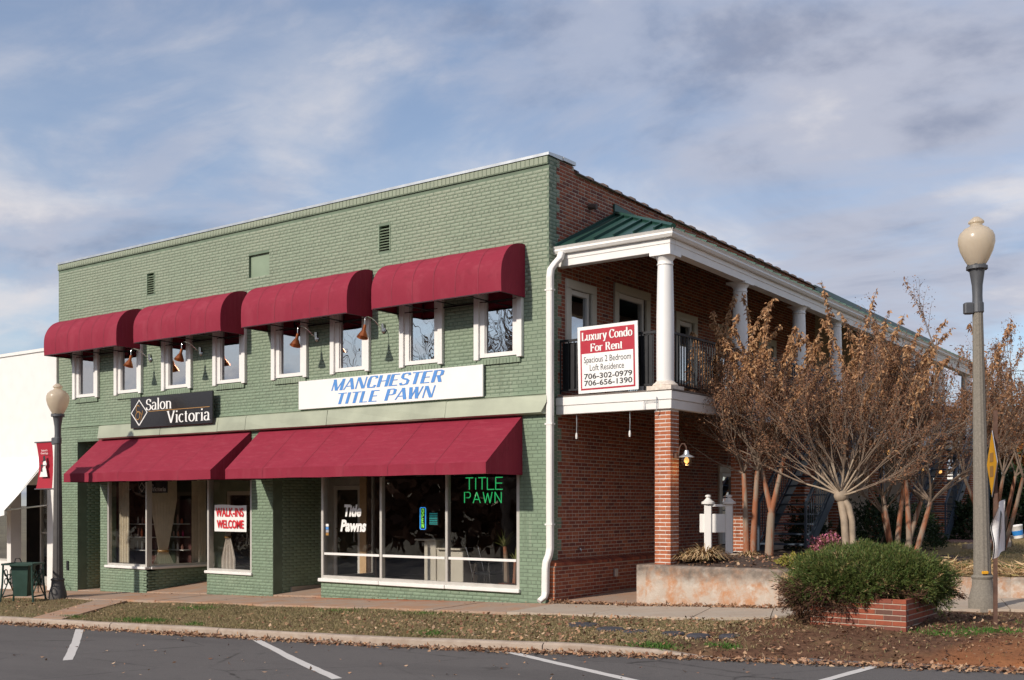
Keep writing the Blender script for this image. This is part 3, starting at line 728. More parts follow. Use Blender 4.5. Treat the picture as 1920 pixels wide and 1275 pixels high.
# battered brick base along the side, with sloping rowlock cap
base_ = MB().box(0.0, 0.125, 0.0, 4.6, -0.3, 0.66).build('base_course', 'mortar', B)
bb = [((0.125+0.004, u, z), math.pi/2, L, BH) for u, z, L in course_bricks(0.003, 4.6, -0.10, 0.665, [], 3, 99) if z > gz(0, 0)-0.02+0.028*u]
lay(bb, base_, 'red', 300)
lay([((0.065+(i % 2)*0.0, -0.006, -0.10+(i+0.5)*COURSE), 0, 0.118, BH) for i in range(11)], base_, 'pillar', 20)
u = 0.01
while u < 4.55:
    t = MB(); h = U(-.003, .003); t.ext([(0.0, u, 0.665), (0.15, u, 0.665), (0.15, u, 0.72+h), (0.0, u, 0.765+h)], (0, 0.058, 0)); t.build('rowlock_brick', 'red', base_); u += 0.0685

# ---------------------------------------------------------------- upper windows
def window(c, yf, z0, z1):
    """double hung window: two wide side boards, recessed sash frame, head, glass, dark room"""
    s = MB(); s.box(c-0.44, c-0.325, -0.03, 0.06, 4.52, z1); s.box(c+0.325, c+0.44, -0.03, 0.06, 4.52, z1); s.box(c-0.325, c+0.325, -0.028, 0.06, 4.52, 4.595); s.box(c-0.325, c+0.325, -0.028, 0.06, z1-0.09, z1)
    s.box(c-0.325, c-0.305, 0.0, 0.05, 4.595, z1-0.09); s.box(c+0.305, c+0.325, 0.0, 0.05, 4.595, z1-0.09)
    o = s.build('window', 'white', B)
    for a, b in ((c-0.555, c-0.44), (c+0.44, c+0.555)): MB().bbox(a, b, -0.075, 0.05, 4.475, z1+0.05, 0.006).build('side_board', 'white', o)
    MB().box(c-0.306, c+0.306, 0.03, 0.036, 4.59, z1-0.085).build('pane', 'winglass', o)
    MB().box(c-0.44, c+0.44, 0.12, 0.14, 4.5, z1).build('dark_room_sheet', 'dark', o)  # near-black sheet, the unlit room's darkness put into its colour
    # projecting brick sill under it
    si = MB().box(c-0.50, c+0.50, -0.03, 0.05, 4.38, 4.468).build('sill', 'greenmortar', o)
    k = c-0.5+0.04
    while k < c+0.5:
        q = MB(); q.box(k-0.034, k+0.034, -0.042, 0.0, 4.383, 4.472); q.build('sill_brick', 'green', o); k += 0.0765
for c in WC: window(c, 0, WZ0, WZ1)
# belt flashing: bent sheet metal in sections above the lower awnings
fx0 = -13.62; secs = [-13.62, -11.1, -9.0, -8.05, -5.5, -2.3, 0.03]
for i in range(len(secs)-1):
    a, b = secs[i]+0.004, secs[i+1]-0.004; t = MB(); e = U(-0.006, 0.006)
    pr = [(0.0, 3.765), (-0.10, 3.735+e), (-0.125, 3.60), (-0.15, 3.43+e), (-0.115, 3.405), (0.0, 3.40)]
    bev = 0.10 if i == len(secs)-2 else 0.0
    i0 = len(t.v)
    for n_, xx in enumerate((a, a+(b-a)*.33, a+(b-a)*.66, b)):
        for j, (y, z) in enumerate(pr): t.v.append((xx-(bev if n_ == 3 and j in (3, 4) else 0), y+U(-.006, .006), z+U(-.003, .003)))
    for n_ in range(3):
        for j in range(5): q = i0+n_*6+j; t.f.append((q, q+6, q+7, q+1))
    t.f.append(tuple(i0+j for j in range(6))); t.f.append(tuple(i0+18+5-j for j in range(6)))
    t.build('belt_flashing', 'belt', B)
MB().box(XL, 0.0, -0.03, 0.01, 3.768, 3.80).build('belt_ledge', 'green', B)

# ---------------------------------------------------------------- shopfronts
def frame_rect(name, x0, x1, z0, z1, y, t, d, mat, parent, mull=(), sill=True):
    o = MB(); o.box(x0, x0+t, y-d, y+d, z0, z1); o.box(x1-t, x1, y-d, y+d, z0, z1); o.box(x0+t, x1-t, y-d+.002, y+d, z1-t*1.1, z1); o.box(x0+t, x1-t, y-d+.002, y+d, z0, z0+t)
    for mx in mull: o.box(mx-0.028, mx+0.028, y-d+.001, y+d, z0+t, z1-t*1.1)
    return o.build(name, mat, parent)
# salon window at the street
f1 = frame_rect('shop_window', -13.42, -11.80, 0.25, 2.62, 0.05, 0.055, 0.045, 'alum', B)
MB().box(-13.37, -11.86, 0.046, 0.054, 0.30, 2.57).build('pane', 'glass', f1)
MB().bbox(-13.47, -11.79, -0.055, 0.11, 0.19, 0.252, 0.008).build('sill', 'white', f1)
# return window going into the entry
f2 = MB(); f2.box(-11.845, -11.80, 0.10, 0.15, 0.25, 2.62); f2.box(-11.845, -11.80, 1.95, 2.0, 0.25, 2.62); f2.box(-11.845, -11.80, 0.15, 1.95, 0.25, 0.30); f2.box(-11.845, -11.80, 0.15, 1.95, 2.56, 2.62)
f2 = f2.build('shop_window', 'alum', B)
MB().box(-11.826, -11.818, 0.15, 1.95, 0.30, 2.56).build('pane', 'glass', f2)
MB().bbox(-11.86, -11.75, 0.11, 1.99, 0.19, 0.252, 0.008).build('sill', 'white', f2)
f3 = frame_rect('shop_window', -9.53, -7.99, 0.25, 2.62, 0.05, 0.055, 0.045, 'alum', B)
MB().box(-9.475, -8.045, 0.046, 0.054, 0.30, 2.57).build('pane', 'glass', f3)
MB().bbox(-9.57, -7.95, -0.055, 0.11, 0.19, 0.252, 0.008).build('sill', 'white', f3)
f4 = MB(); f4.box(-9.53, -9.485, 0.10, 0.15, 0.25, 2.62); f4.box(-9.53, -9.485, 1.95, 2.0, 0.25, 2.62); f4.box(-9.53, -9.485, 0.15, 1.95, 0.25, 0.30); f4 = f4.build('shop_window', 'alum', B)
MB().box(-9.512, -9.504, 0.15, 1.95, 0.30, 2.6).build('pane', 'glass', f4)
f5 = frame_rect('shop_window', -5.80, -0.65, 0.22, 2.42, 0.05, 0.065, 0.05, 'alum', B, (-4.10, -2.385))
for (a, b) in ((-5.735, -4.128), (-4.072, -2.413), (-2.357, -0.715)):
    MB().box(a, b, 0.046, 0.054, 0.28, 2.36).build('pane', 'glass', f5)
    MB().box(a+0.02, b-0.02, 0.005, 0.044, 0.715, 0.762).build('transom_bar', 'white', f5)
sl = MB(); sl.bbox(-5.84, -4.105, -0.065, 0.11, 0.15, 0.222, 0.008); sl.bbox(-4.095, -2.39, -0.068, 0.11, 0.148, 0.222, 0.008); sl.bbox(-2.38, -0.62, -0.065, 0.11, 0.15, 0.222, 0.008); sl.build('sill', 'white', f5)
# painted brick returns of the entries (bricks in the reveals)
def return_wall(name, x, y0, y1, z0, z1, facing):
    o = MB(); o.box(min(x, x-0.12*facing), max(x, x-0.12*facing), y0, y1, z0, z1); o = o.build(name, 'greenmortar', B)
    bl = [((x+0.006*facing, y, z), math.pi/2*facing, L, BH) for y, z, L in course_bricks(y0, y1, z0, z1, [], 2, 99)]
    lay(bl, o, 'green', 0); return o
return_wall('entry_reveal', -14.71, 0.262, 2.0, -0.8, 3.4, 1)
return_wall('entry_reveal', -13.71, 0.262, 2.0, -0.8, 3.4, -1)
return_wall('entry_reveal', -7.29, 0.262, 1.9, -0.8, 2.7, 1)
return_wall('base_reveal', -11.80, 0.0, 2.0, -0.8, 0.19, 1)
return_wall('base_reveal', -9.53, 0.262, 2.0, -0.8, 0.19, -1)
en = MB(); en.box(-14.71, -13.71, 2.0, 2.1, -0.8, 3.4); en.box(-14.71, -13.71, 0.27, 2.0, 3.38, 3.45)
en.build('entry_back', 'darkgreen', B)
MB().box(-7.285, -7.24, 0.5, 1.6, -0.3, -0.06).build('entry_plinth', 'concrete_b', B)
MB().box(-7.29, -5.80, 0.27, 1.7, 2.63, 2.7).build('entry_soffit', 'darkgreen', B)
st = MB(); st.bbox(-14.69, -13.73, 0.75, 1.2, -0.8, -0.14, 0.01); st.bbox(-14.69, -13.73, 1.15, 2.0, -0.8, 0.08, 0.01); st.build('entry_step', 'wood', B)
def ramp(name, x0, x1, y1, rise):
    o = MB(); o.ext([(x0, -0.0, gz(x0, 0)+0.024), (x1, -0.0, gz(x1, 0)+0.024), (x1, y1, gz(x1, 0)+rise), (x0, y1, gz(x0, 0)+rise)], (0, 0, -0.1)); return o.build(name, 'concrete', B)
ramp('entry_floor', -14.70, -13.72, 2.0, 0.06); ramp('entry_floor', -11.79, -9.54, 2.0, 0.22); ramp('entry_floor', -7.28, -5.70, 1.9, 0.16)
# salon entry: back wall with door
eb = MB(); eb.box(-11.80, -11.3, 2.0, 2.1, -0.5, 2.7); eb.box(-10.3, -9.5, 2.0, 2.1, -0.5, 2.7); eb.box(-11.3, -10.3, 2.0, 2.1, 2.1, 2.7); eb.build('entry_back', 'greentrim', B)
def glass_door(x0, x1, y, z0, z1, mat, parent=B, hx=None):
    d = MB(); d.box(x0, x0+0.09, y-.02, y+.02, z0, z1); d.box(x1-0.09, x1, y-.02, y+.02, z0, z1); d.box(x0+.09, x1-.09, y-.02, y+.02, z0, z0+0.16); d.box(x0+.09, x1-.09, y-.02, y+.02, z1-0.1, z1)
    d = d.build('door', mat, parent); MB().box(x0+.09, x1-.09, y-.004, y+.004, z0+.16, z1-.1).build('pane', 'glass', d)
    hx = hx if hx is not None else x1-0.14
    h = MB(); h.tube([(hx, y-.03, z0+0.95), (hx, y-.08, z0+0.96), (hx, y-.08, z0+1.22), (hx, y-.03, z0+1.23)], 0.013, 8); h.tube([(x0+0.1, y-0.04, z0+1.24), (x1-0.1, y-0.04, z0+1.24)], 0.012, 8); h.build('handle', 'chrome', d); return d
glass_door(-11.29, -10.31, 2.05, -0.12, 2.1, 'cream')
# title pawn entry: angled glass leaf and tan jamb seen through the first pane
sp = MB(); sp.box(-5.80, -5.755, 0.11, 0.16, 0.2, 2.6); sp.box(-5.80, -5.755, 1.53, 1.58, 0.0, 2.6); sp.box(-5.80, -5.755, 0.16, 1.53, 0.2, 0.26)
sp = sp.build('shop_window', 'alum', B); MB().box(-5.782, -5.774, 0.16, 1.53, 0.26, 2.6).build('pane', 'glass', sp)
MB().box(-5.80, -5.74, 0.11, 1.58, -0.5, 0.2).build('entry_jamb', 'greentrim', B)
glass_door(-7.05, -6.20, 1.62, -0.02, 2.2, 'white')
MB().box(-6.19, -5.99, 1.56, 1.68, -0.1, 2.62).build('door_jamb', 'terracotta', B)
MB().box(-7.28, -7.06, 1.58, 1.66, -0.1, 2.62).build('door_jamb', 'alum', B)
MB().box(-7.05, -6.2, 1.58, 1.66, 2.21, 2.62).build('door_head', 'alum', B)
MB().box(-5.98, -5.70, 1.585, 1.66, -0.1, 2.62).build('shop_partition', 'intbrown', B)
# rooms behind the glass
rm = MB(); rm.box(-5.7, -0.3, 6.0, 6.1, -0.2, 2.9); rm.box(-0.36, -0.27, 0.3, 6.0, -0.2, 2.9); rm.box(-5.72, -0.27, 0.27, 6.1, 2.72, 2.8); rm.box(-7.35, -7.28, 1.7, 6.0, -0.2, 2.8); rm.box(-7.3, -5.72, 6.0, 6.1, -.2, 2.8); rm.box(-7.28, -5.73, 1.72, 6.0, 2.72, 2.8)
rm.build('shop_room', 'intbrown', B)
rf = MB(); rf.box(-5.7, -0.36, 0.27, 6.0, -0.06, 0.0); rf.box(-7.28, -5.72, 1.68, 6.0, -0.06, 0.0); rf.box(-13.55, -11.86, 0.11, 2.1, -0.05, 0.0); rf.box(-13.55, -7.48, 2.11, 5.4, -0.05, 0.0); rf.box(-9.48, -7.48, 0.3, 2.1, -0.05, 0.0); rf.build('shop_floor', 'intfloor', B)
rs = MB(); rs.box(-13.6, -7.4, 5.4, 5.5, -0.1, 2.9); rs.box(-13.66, -13.56, 0.3, 5.5, -0.1, 2.9); rs.box(-7.48, -7.4, 0.3, 5.5, -0.1, 2.9); rs.box(-13.6, -7.4, 0.27, 5.5, 2.70, 2.78); rs.build('salon_room', 'intred', B)
# electrical bits on the brickwork
MB().bbox(0.135, 0.185, 2.02, 2.13, 0.37, 0.53, 0.008).build('outlet_box', 'flash', B)
MB().tube([(0.0, 0.95, 0.95), (0.07, 0.95, 0.95), (0.09, 0.95, 0.90)], [0.02, 0.02, 0.014], 8).build('hose_tap', 'chrome', B)
MB().bbox(-15.18, -15.09, -0.03, 0.0, 0.06, 0.30, 0.006).build('outlet_box', 'black', B)
# side windows and doors on the balcony level and under the porch
def side_window(y0, y1, z0, z1, door=False):
    q = MB(); q.box(-0.10, -0.02, y0+0.06, y0+0.15, z0, z1); q.box(-0.10, -0.02, y1-0.15, y1-0.06, z0, z1); q.box(-0.10, -0.02, y0+.15, y1-.15, z1-0.13, z1-.04); q.box(-0.10, -0.02, y0+.15, y1-.15, z0, z0+(0.30 if door else 0.07)); o = q.build('door' if door else 'window', 'white', B)
    for (a, b, c_, d_, e) in ((y0-.10, y0+.06, z0, z1-.045, 0), (y1-.06, y1+.10, z0, z1-.045, 0), (y0-.10, y1+.10, z1-.04, z1+.12, .002)): MB().bbox(0.0, .05+e, a, b, c_, d_, .005).build('casing', 'cream', o)
    MB().box(-0.066, -0.06, y0+.14, y1-.14, z0+0.05, z1-0.1).build('pane', 'winglass', o)
    MB().box(-0.24, -0.2, y0, y1, z0, z1).build('dark_room_sheet', 'dark', o)  # dark sheet behind the pane, coloured to stand for the unlit interior
    return o
for i, (a, b, c, d) in enumerate(SW_H): side_window(a, b, c if c > 0 else 0.85, d, i in (1, 5))
# ================================================================ PORCH / GALLERY
P = thing('porch', 'white two storey side gallery with round columns over brick pillars and green metal roof', 'porch', (1.2, 0.3, 0))
PY = [0.40, 3.42, 6.42, 8.64, 11.45, 14.4, 17.3, 20.3]; PXC = 2.17; YE = 21.0
for i, y in enumerate(PY):
    x0, x1, y0, y1 = PXC-0.155, PXC+0.155, y-0.155, y+0.155; zb = 0.72 if i == 0 else 0.80
    pl = MB().box(x0+0.006, x1-0.006, y0+0.006, y1-0.006, zb-0.1, 3.40).build('pillar', 'mortarlight', P)
    bl = []; r = 0; z = zb+COURSE/2
    while z < 3.385:
        a, h = 0.203, 0.0965
        e = 0.155
        fl = 1 if r % 2 == 0 else -1
        # front/back faces: stretcher + header, alternating; sides likewise
        e = 0.1515; bl.append(((PXC-fl*(e-a/2), y-e, z), 0, a, BH)); bl.append(((PXC+fl*(e-h/2), y-e, z), 0, h, BH))
        bl.append(((PXC+e, y+fl*(e-a/2), z), math.pi/2, a, BH)); bl.append(((PXC+e, y-fl*(e-h/2), z), math.pi/2, h-0.004, BH))
        bl.append(((PXC-e, y+fl*(e-a/2), z), -math.pi/2, a, BH))
        if r % 2 == 0 or True: bl.append(((PXC-e, y-fl*(e-h/2), z), -math.pi/2, h, BH))
        r += 1; z += COURSE
    lay(bl, pl, 'pillar', 300 if i == 0 else (160 if i == 1 else 0))
    # turned column above
    c = (PXC-0.03, y, 0); zt = 6.075-0.012*y
    sh = MB().lathe([(0.150, 3.86), (0.152, 4.3), (0.150, 5.0), (0.135, 5.75), (0.128, 5.86)], c, 28).build('column', 'column', P); smooth_auto(sh, 50)
    cp = MB().lathe([(0.128, 5.86), (0.142, 5.868), (0.142, 5.885), (0.130, 5.90), (0.132, 5.945), (0.165, 5.985), (0.178, 6.01)], c, 28)
    cp.box(c[0]-0.20, c[0]+0.20, y-0.20, y+0.20, 6.01, zt+0.02); smooth_auto(cp.build('capital', 'column', sh), 50)
    bs = MB().box(c[0]-0.235, c[0]+0.235, y-0.235, y+0.235, 3.715, 3.79).lathe([(0.215, 3.79), (0.222, 3.81), (0.205, 3.835), (0.178, 3.85), (0.16, 3.875), (0.150, 3.88)], c, 28); smooth_auto(bs.build('column_base', 'peel' if i == 0 else 'column', sh), 50)
# floor band, deck, ceilings
fb = MB(); fb.bbox(0.02, 2.36, 0.20, 0.30, 3.395, 3.55, .006); fb.bbox(0.02, 2.375, 0.185, 0.30, 3.553, 3.70, .006)
fb.bbox(2.26, 2.362, 0.30, YE, 3.393, 3.55, .006); fb.bbox(2.26, 2.377, 0.30, YE, 3.553, 3.70, .006); fb.build('floor_band', 'white', P)
for k in range(int((YE-0.2)/0.3)):
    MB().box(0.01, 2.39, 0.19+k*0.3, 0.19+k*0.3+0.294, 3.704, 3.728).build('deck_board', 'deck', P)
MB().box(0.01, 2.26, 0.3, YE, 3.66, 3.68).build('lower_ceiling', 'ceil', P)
def sl(y): return -0.012*y
en = MB(); en.bbox(0.015, 2.315, 0.24, 0.42, 6.075, 6.275, .006); en.bbox(0.015, 2.325, 0.228, 0.42, 6.20, 6.29, .004)
for (xa, xb, za, zb) in ((2.13, 2.318, 6.073, 6.275), (2.13, 2.33, 6.205, 6.288)):
    en.ext([(xb, 0.42, za), (xb, YE, za+sl(YE)), (xb, YE, zb+sl(YE)), (xb, 0.42, zb)], (xa-xb, 0, 0))
en.build('entablature', 'white', P)
# gutter: half round-ish profile along front and side
gp = [(0.0, 0.0), (0.055, 0.005), (0.085, 0.05), (0.075, 0.085), (0.105, 0.13), (0.0, 0.13)]
g = MB(); i0 = 0
c0 = (2.335, 0.218)
L0 = [(-0.015, None)]
for (d, h) in gp: g.v.append((0.0, c0[1]-d, 6.29+h))
for (d, h) in gp: g.v.append((c0[0]+d, c0[1]-d, 6.29+h))
for (d, h) in gp: g.v.append((c0[0]+d, YE, 6.29+h+sl(YE)))
for s in range(2):
    for j in range(6): a = s*6+j; b = s*6+(j+1) % 6; g.f.append((a, b, b+6, a+6))
g.f.append(tuple(range(6))); g.f.append(tuple(12+5-j for j in range(6))); g.build('gutter', 'white', P)
# hipped standing seam roof
ex, ey = 2.43, 0.125; R0 = (0.0, 2.28, 7.46); zE = 6.425
MB().ext([(0.005, ey, zE), (ex, ey, zE), R0], (0, 0, -0.02)).build('roof', 'roofgreen', P)
MB().ext([(ex, ey+.001, zE), (ex, YE, zE+sl(YE)), (0, YE, 7.46+sl(YE)), (R0[0], R0[1]+.001, R0[2])], (0, 0, -0.02)).build('roof', 'roofgreen', P)
n1 = Vector((0, -(R0[2]-zE), (R0[1]-ey))).normalized()
for k in range(6):
    x = 0.08+k*0.40; tmax = 1-x/ex                                  # seams run up the slope of the front hip
    a = Vector((x, ey, zE)); b = Vector((x, ey+(R0[1]-ey)*tmax, zE+(R0[2]-zE)*tmax))
    MB().ext([a+Vector((-.014, 0, 0)), a+Vector((.014, 0, 0)), b+Vector((.014, 0, 0)), b+Vector((-.014, 0, 0))], n1*0.05).build('seam', 'roofgreen', P)
y = 0.55
while y < YE:
    t = 1.0 if y > R0[1] else (y-ey)/(R0[1]-ey)
    a = Vector((ex, y, zE+sl(y))); b = Vector((ex*(1-t), y, zE+(7.46-zE)*t+sl(y)))
    MB().bar(a+Vector((0, 0, .014)), b+Vector((0, 0, .014)), 0.028, 0.045).build('seam', 'roofgreen', P); y += 0.42
MB().tube([(ex+.01, ey, zE+.02), (0.03, R0[1], R0[2]+.02)], 0.05, 6).build('hip_cap', 'roofgreen', P)
MB().ext([(0.01, R0[1]-0.05, 7.40), (0.01, R0[1]-0.05, 7.66), (0.01, R0[1]+0.9, 7.60), (0.01, YE, 7.58+sl(YE)), (0.01, YE, 7.40+sl(YE))], (0.035, 0, 0)).build('wall_flashing', 'roofgreen', P)
# downspout (rectangular pipe) with elbows
def rect_pipe(pts, w, d):
    m_ = MB(); i0 = 0
    for k, p in enumerate(pts):
        p = Vector(p); dv = (Vector(pts[min(k+1, len(pts)-1)])-Vector(pts[max(0, k-1)])).normalized()
        a = Vector((1, 0, 0)) if abs(dv.x) < 0.6 else Vector((0, 0, 1)); a = (a-dv*a.dot(dv)).normalized()*w/2; b = Vector((0, 1, 0)); b = (b-dv*b.dot(dv)).normalized()*d/2
        for s, t in ((-1, -.7), (-.7, -1), (.7, -1), (1, -.7), (1, .7), (.7, 1), (-.7, 1), (-1, .7)): m_.v.append(tuple(p+a*s+b*t))
    for k in range(len(pts)-1):
        for j in range(8): q = k*8+j; r = k*8+(j+1) % 8; m_.f.append((q, r, r+8, q+8))
    m_.f.append(tuple(range(7, -1, -1))); e = (len(pts)-1)*8; m_.f.append(tuple(e+j for j in range(8))); return m_
ds = rect_pipe([(0.17, 0.16, 6.30), (0.16, 0.12, 6.20), (0.10, 0.03, 6.08), (0.065, -0.03, 5.98), (0.06, -0.05, 5.85), (0.06, -0.05, 3.6), (0.062, -0.05, 0.98), (0.05, -0.07, 0.86), (0.015, -0.10, 0.74), (0.005, -0.11, 0.62), (0.0, -0.11, 0.20), (-0.01, -0.13, 0.11), (-0.06, -0.22, 0.04)], 0.125, 0.10)
dso = ds.build('downspout', 'white', P)
for z in (5.6, 3.2, 1.4): MB().box(-0.02, 0.14, -0.105, 0.0, z, z+0.03).build('strap', 'white', dso)
# railings
def railing(a, b, z0, z1, n):
    a, b = Vector(a), Vector(b); r = MB(); r.bar((a.x, a.y, z1), (b.x, b.y, z1), 0.045, 0.04); r.bar((a.x, a.y, z0), (b.x, b.y, z0), 0.035, 0.03)
    o = r.build('railing', 'black', P)
    me = None
    for k in range(n):
        p = a.lerp(b, (k+0.5)/n)
        if me is None: m_ = MB(); m_.box(-.009, .009, -.009, .009, z0+.015, z1-.02); bo = m_.build('baluster', 'black', o, loc=(p.x, p.y, 0)); me = bo.data
        else: link('baluster', me, None, o, (p.x, p.y, 0))
    return o
railing((0.03, 0.34), (PXC-0.18, 0.36), 3.84, 4.74, 17)
for i in range(len(PY)-1): railing((PXC, PY[i]+0.17), (PXC, PY[i+1]-0.17), 3.84-0.006*i, 4.74-0.006*i, int((PY[i+1]-PY[i])/0.115))
for (xa, xb) in ((0.06, 0.66), (0.67, 1.27), (1.28, 1.90)): MB().box(xa, xb, 0.375, 0.385, 3.86, 4.70).build('screen_panel', 'black', P)
rp = railing((0.02, 0.345), (0.021, 0.35), 3.8, 4.72, 1)
MB().box(0.0, 2.02, 0.24, YE, 0.60, 0.80-0.02).build('porch_floor', 'concrete_b', P) if False else None
# alley paving between the wall and the retaining wall
mb = MB(); mb.ext([(0.0, -0.02, gz(0, 0)+0.03), (1.99, -0.30, gz(2, 0)+0.02), (1.99, 5.0, 0.20), (0.0, 5.0, 0.16)], (0, 0, -0.12)); tag(mb.build('path', 'concrete'), kind='structure')
mb = MB(); mb.ext([(0.0, 5.0, 0.16), (1.99, 5.0, 0.20), (2.4, 7, 0.83), (2.4, 21, 0.85), (0.0, 21, 0.85), (0.0, 7, 0.83)], (0, 0, -0.2)); tag(mb.build('porch_floor', 'concrete_b'), kind='structure')
mb = MB(); mb.box(1.72, 2.06, 0.15, 7.0, -0.1, 0.74); tag(mb.build('retaining_wall', 'retain'), 'concrete wall under the porch pillars along the sunken side path', 'wall')

# ================================================================ AWNINGS
def round_awning(x0, x1, label):
    t = thing('awning', label, 'awning', ((x0+x1)/2, 0, 5.55), 'rounded upper awnings'); D, z0, z1 = 0.74, 5.55, 6.52
    prof = []
    for k in range(15):
        a = math.pi/2*k/14; prof.append((-D*math.cos(a)**0.85 if k < 14 else 0.0, z0+0.30+(z1-z0-0.30)*math.sin(a)**0.95))
    prof = [(-D+0.01, z0), (-D, z0+0.15)]+prof
    n = 24; m_ = MB(); ribs = 4
    def pt(i, j):
        y, z = prof[j]; u = i/n; sag = 0.010*abs(math.sin(math.pi*u*ribs))*math.sin(math.pi*j/len(prof)); rip = 0.003*math.sin(u*37+j*1.1)*min(1, j/5)
        return (x0+(x1-x0)*u, y+sag*0.8+rip, z-sag)
    k = len(prof)
    for i in range(n+1):
        for j in range(k): m_.v.append(pt(i, j))
    for i in range(n):
        for j in range(k-1): a = i*k+j; m_.f.append((a, a+k, a+k+1, a+1))
    smooth_auto(m_.build('canopy', 'fabric', t), 60)
    for x in (x0+0.002, x1-0.002):
        e = MB(); pts = [(x, y, z) for y, z in prof]+[(x, 0.0, z0)]
        e.poly(pts) if x < (x0+x1)/2 else e.poly(pts[::-1]); e.build('end_panel', 'fabric', t)
    for i in range(1, 6):                                   # sewn panel seams
        sm_ = MB(); u = i/6
        for j in range(len(prof)-1):
            (ya, za), (yb, zb) = prof[j], prof[j+1]; xx = x0+(x1-x0)*u; nn = Vector((0, za-zb, yb-ya)).normalized()*.003; nn = nn if nn.y < 0 or nn.z > 0 else -nn; sg_ = lambda jj: Vector(pt(u*n, jj))
            a_, b_ = sg_(j)+Vector((0, -.004, .004)), sg_(j+1)+Vector((0, -.004, .004)); sm_.quad(a_-Vector((.009, 0, 0)), a_+Vector((.009, 0, 0)), b_+Vector((.009, 0, 0)), b_-Vector((.009, 0, 0)))
        sm_.build('seam', 'seam', t)
    fr = MB(); fr.tube([(x0+.02, -D+.02, z0+.01), (x1-.02, -D+.02, z0+.01)], 0.014, 6); fr.tube([(x0+.02, -.02, z0+.01), (x1-.02, -.02, z0+.01)], 0.014, 6)
    for i in range(ribs+1):
        x = x0+.03+(x1-x0-.06)*i/ribs; fr.tube([(x, y+0.03, z-0.02) for y, z in prof[1:]], 0.012, 5)
        fr.tube([(x, -D+.02, z0+.01), (x, -.02, z0+.01)], 0.012, 5)
    fr.build('frame', 'black', t)
for (a, b), lb in zip(AW_U, ('rounded burgundy awning above the two leftmost upstairs windows', 'rounded burgundy awning above the windows over the black salon sign', 'rounded burgundy awning left of the recessed panel, above the middle upstairs windows', 'rounded burgundy awning nearest the red brick corner')):
    round_awning(a, b, lb)
def slope_awning(x0b, x1b, x0f, x1f, label):
    t = thing('awning', label, 'awning', ((x0f+x1f)/2, 0, 2.31), 'sloping shopfront awnings'); D = 1.10; zb, zv, zt = 2.31, 2.515, 3.40
    n = int((x1f-x0f)/0.18); nj = 8; m_ = MB()
    for i in range(n+1):
        u = i/n
        for j in range(nj+1):
            v = j/nj; sag = 0.016*math.sin(math.pi*v)*abs(math.sin(math.pi*u*(x1f-x0f)/1.15)); x = (x0f+(x1f-x0f)*u)*(1-v)+(x0b+(x1b-x0b)*u)*v
            m_.v.append((x, -D*(1-v), zv+(zt-zv)*v-sag))
    for i in range(n):
        for j in range(nj): a = i*(nj+1)+j; m_.f.append((a, a+nj+1, a+nj+2, a+1))
    smooth_auto(m_.build('canopy', 'fabric', t), 40)
    v = MB(); k = n
    for i in range(n+1):
        x = x0f+(x1f-x0f)*i/n
        for z, o in ((zv+0.002, -0.002), ((zv+zb)/2, 0.004*math.sin(i*1.3)), (zb+0.004*math.sin(i*0.7), 0.006*math.sin(i*0.9))): v.v.append((x, -D-0.004+o, z))
    for i in range(n):
        for j in range(2): a = i*3+j; v.f.append((a+1, a+4, a+3, a))
    smooth_auto(v.build('valance', 'fabric', t), 40)
    ns = round((x1f-x0f)/1.15)
    for i in range(1, ns):                                  # sewn panel seams
        u = i/ns; a_ = Vector((x0f+(x1f-x0f)*u, -D-.012, zb+.01)); b_ = Vector((x0f+(x1f-x0f)*u, -D-.008, zv+.004)); c_ = Vector((x0b+(x1b-x0b)*u, -.004, zt+.004)); h_ = Vector((.005, 0, 0))
        MB().quad(a_-h_, a_+h_, b_+h_, b_-h_).quad(b_-h_, b_+h_, c_+h_, c_-h_).build('seam', 'seam', t)
    for (xf, xb, s) in ((x0f, x0b, 1), (x1f, x1b, -1)):
        pts = [(xf, -D, zb), (xf, -D, zv), (xb, 0, zt), (xb, 0, zb)]; MB().poly(pts if s > 0 else pts[::-1]).build('end_panel', 'fabric', t)
    fr = MB(); fr.tube([(x0f+.02, -D+.02, zb+.02), (x1f-.02, -D+.02, zb+.02)], .016, 6); fr.tube([(x0f+.02, -D+.03, zv-.01), (x1f-.02, -D+.03, zv-.01)], .016, 6)
    q = 6
    for i in range(q+1):
        x = x0f+.03+(x1f-x0f-.06)*i/q; fr.tube([(x, -D+.03, zv-.02), (x, -.02, zt-.04)], .014, 5); fr.tube([(x, -D+.02, zb+.02), (x, -.02, zb+.02)], .012, 5)
    fr.build('frame', 'black', t)
slope_awning(-13.76, -7.99, -13.56, -8.03, 'burgundy sloping awning over the salon shopfront')
slope_awning(-7.69, -0.58, -7.54, -0.58, 'long burgundy sloping awning over the title pawn shopfront')

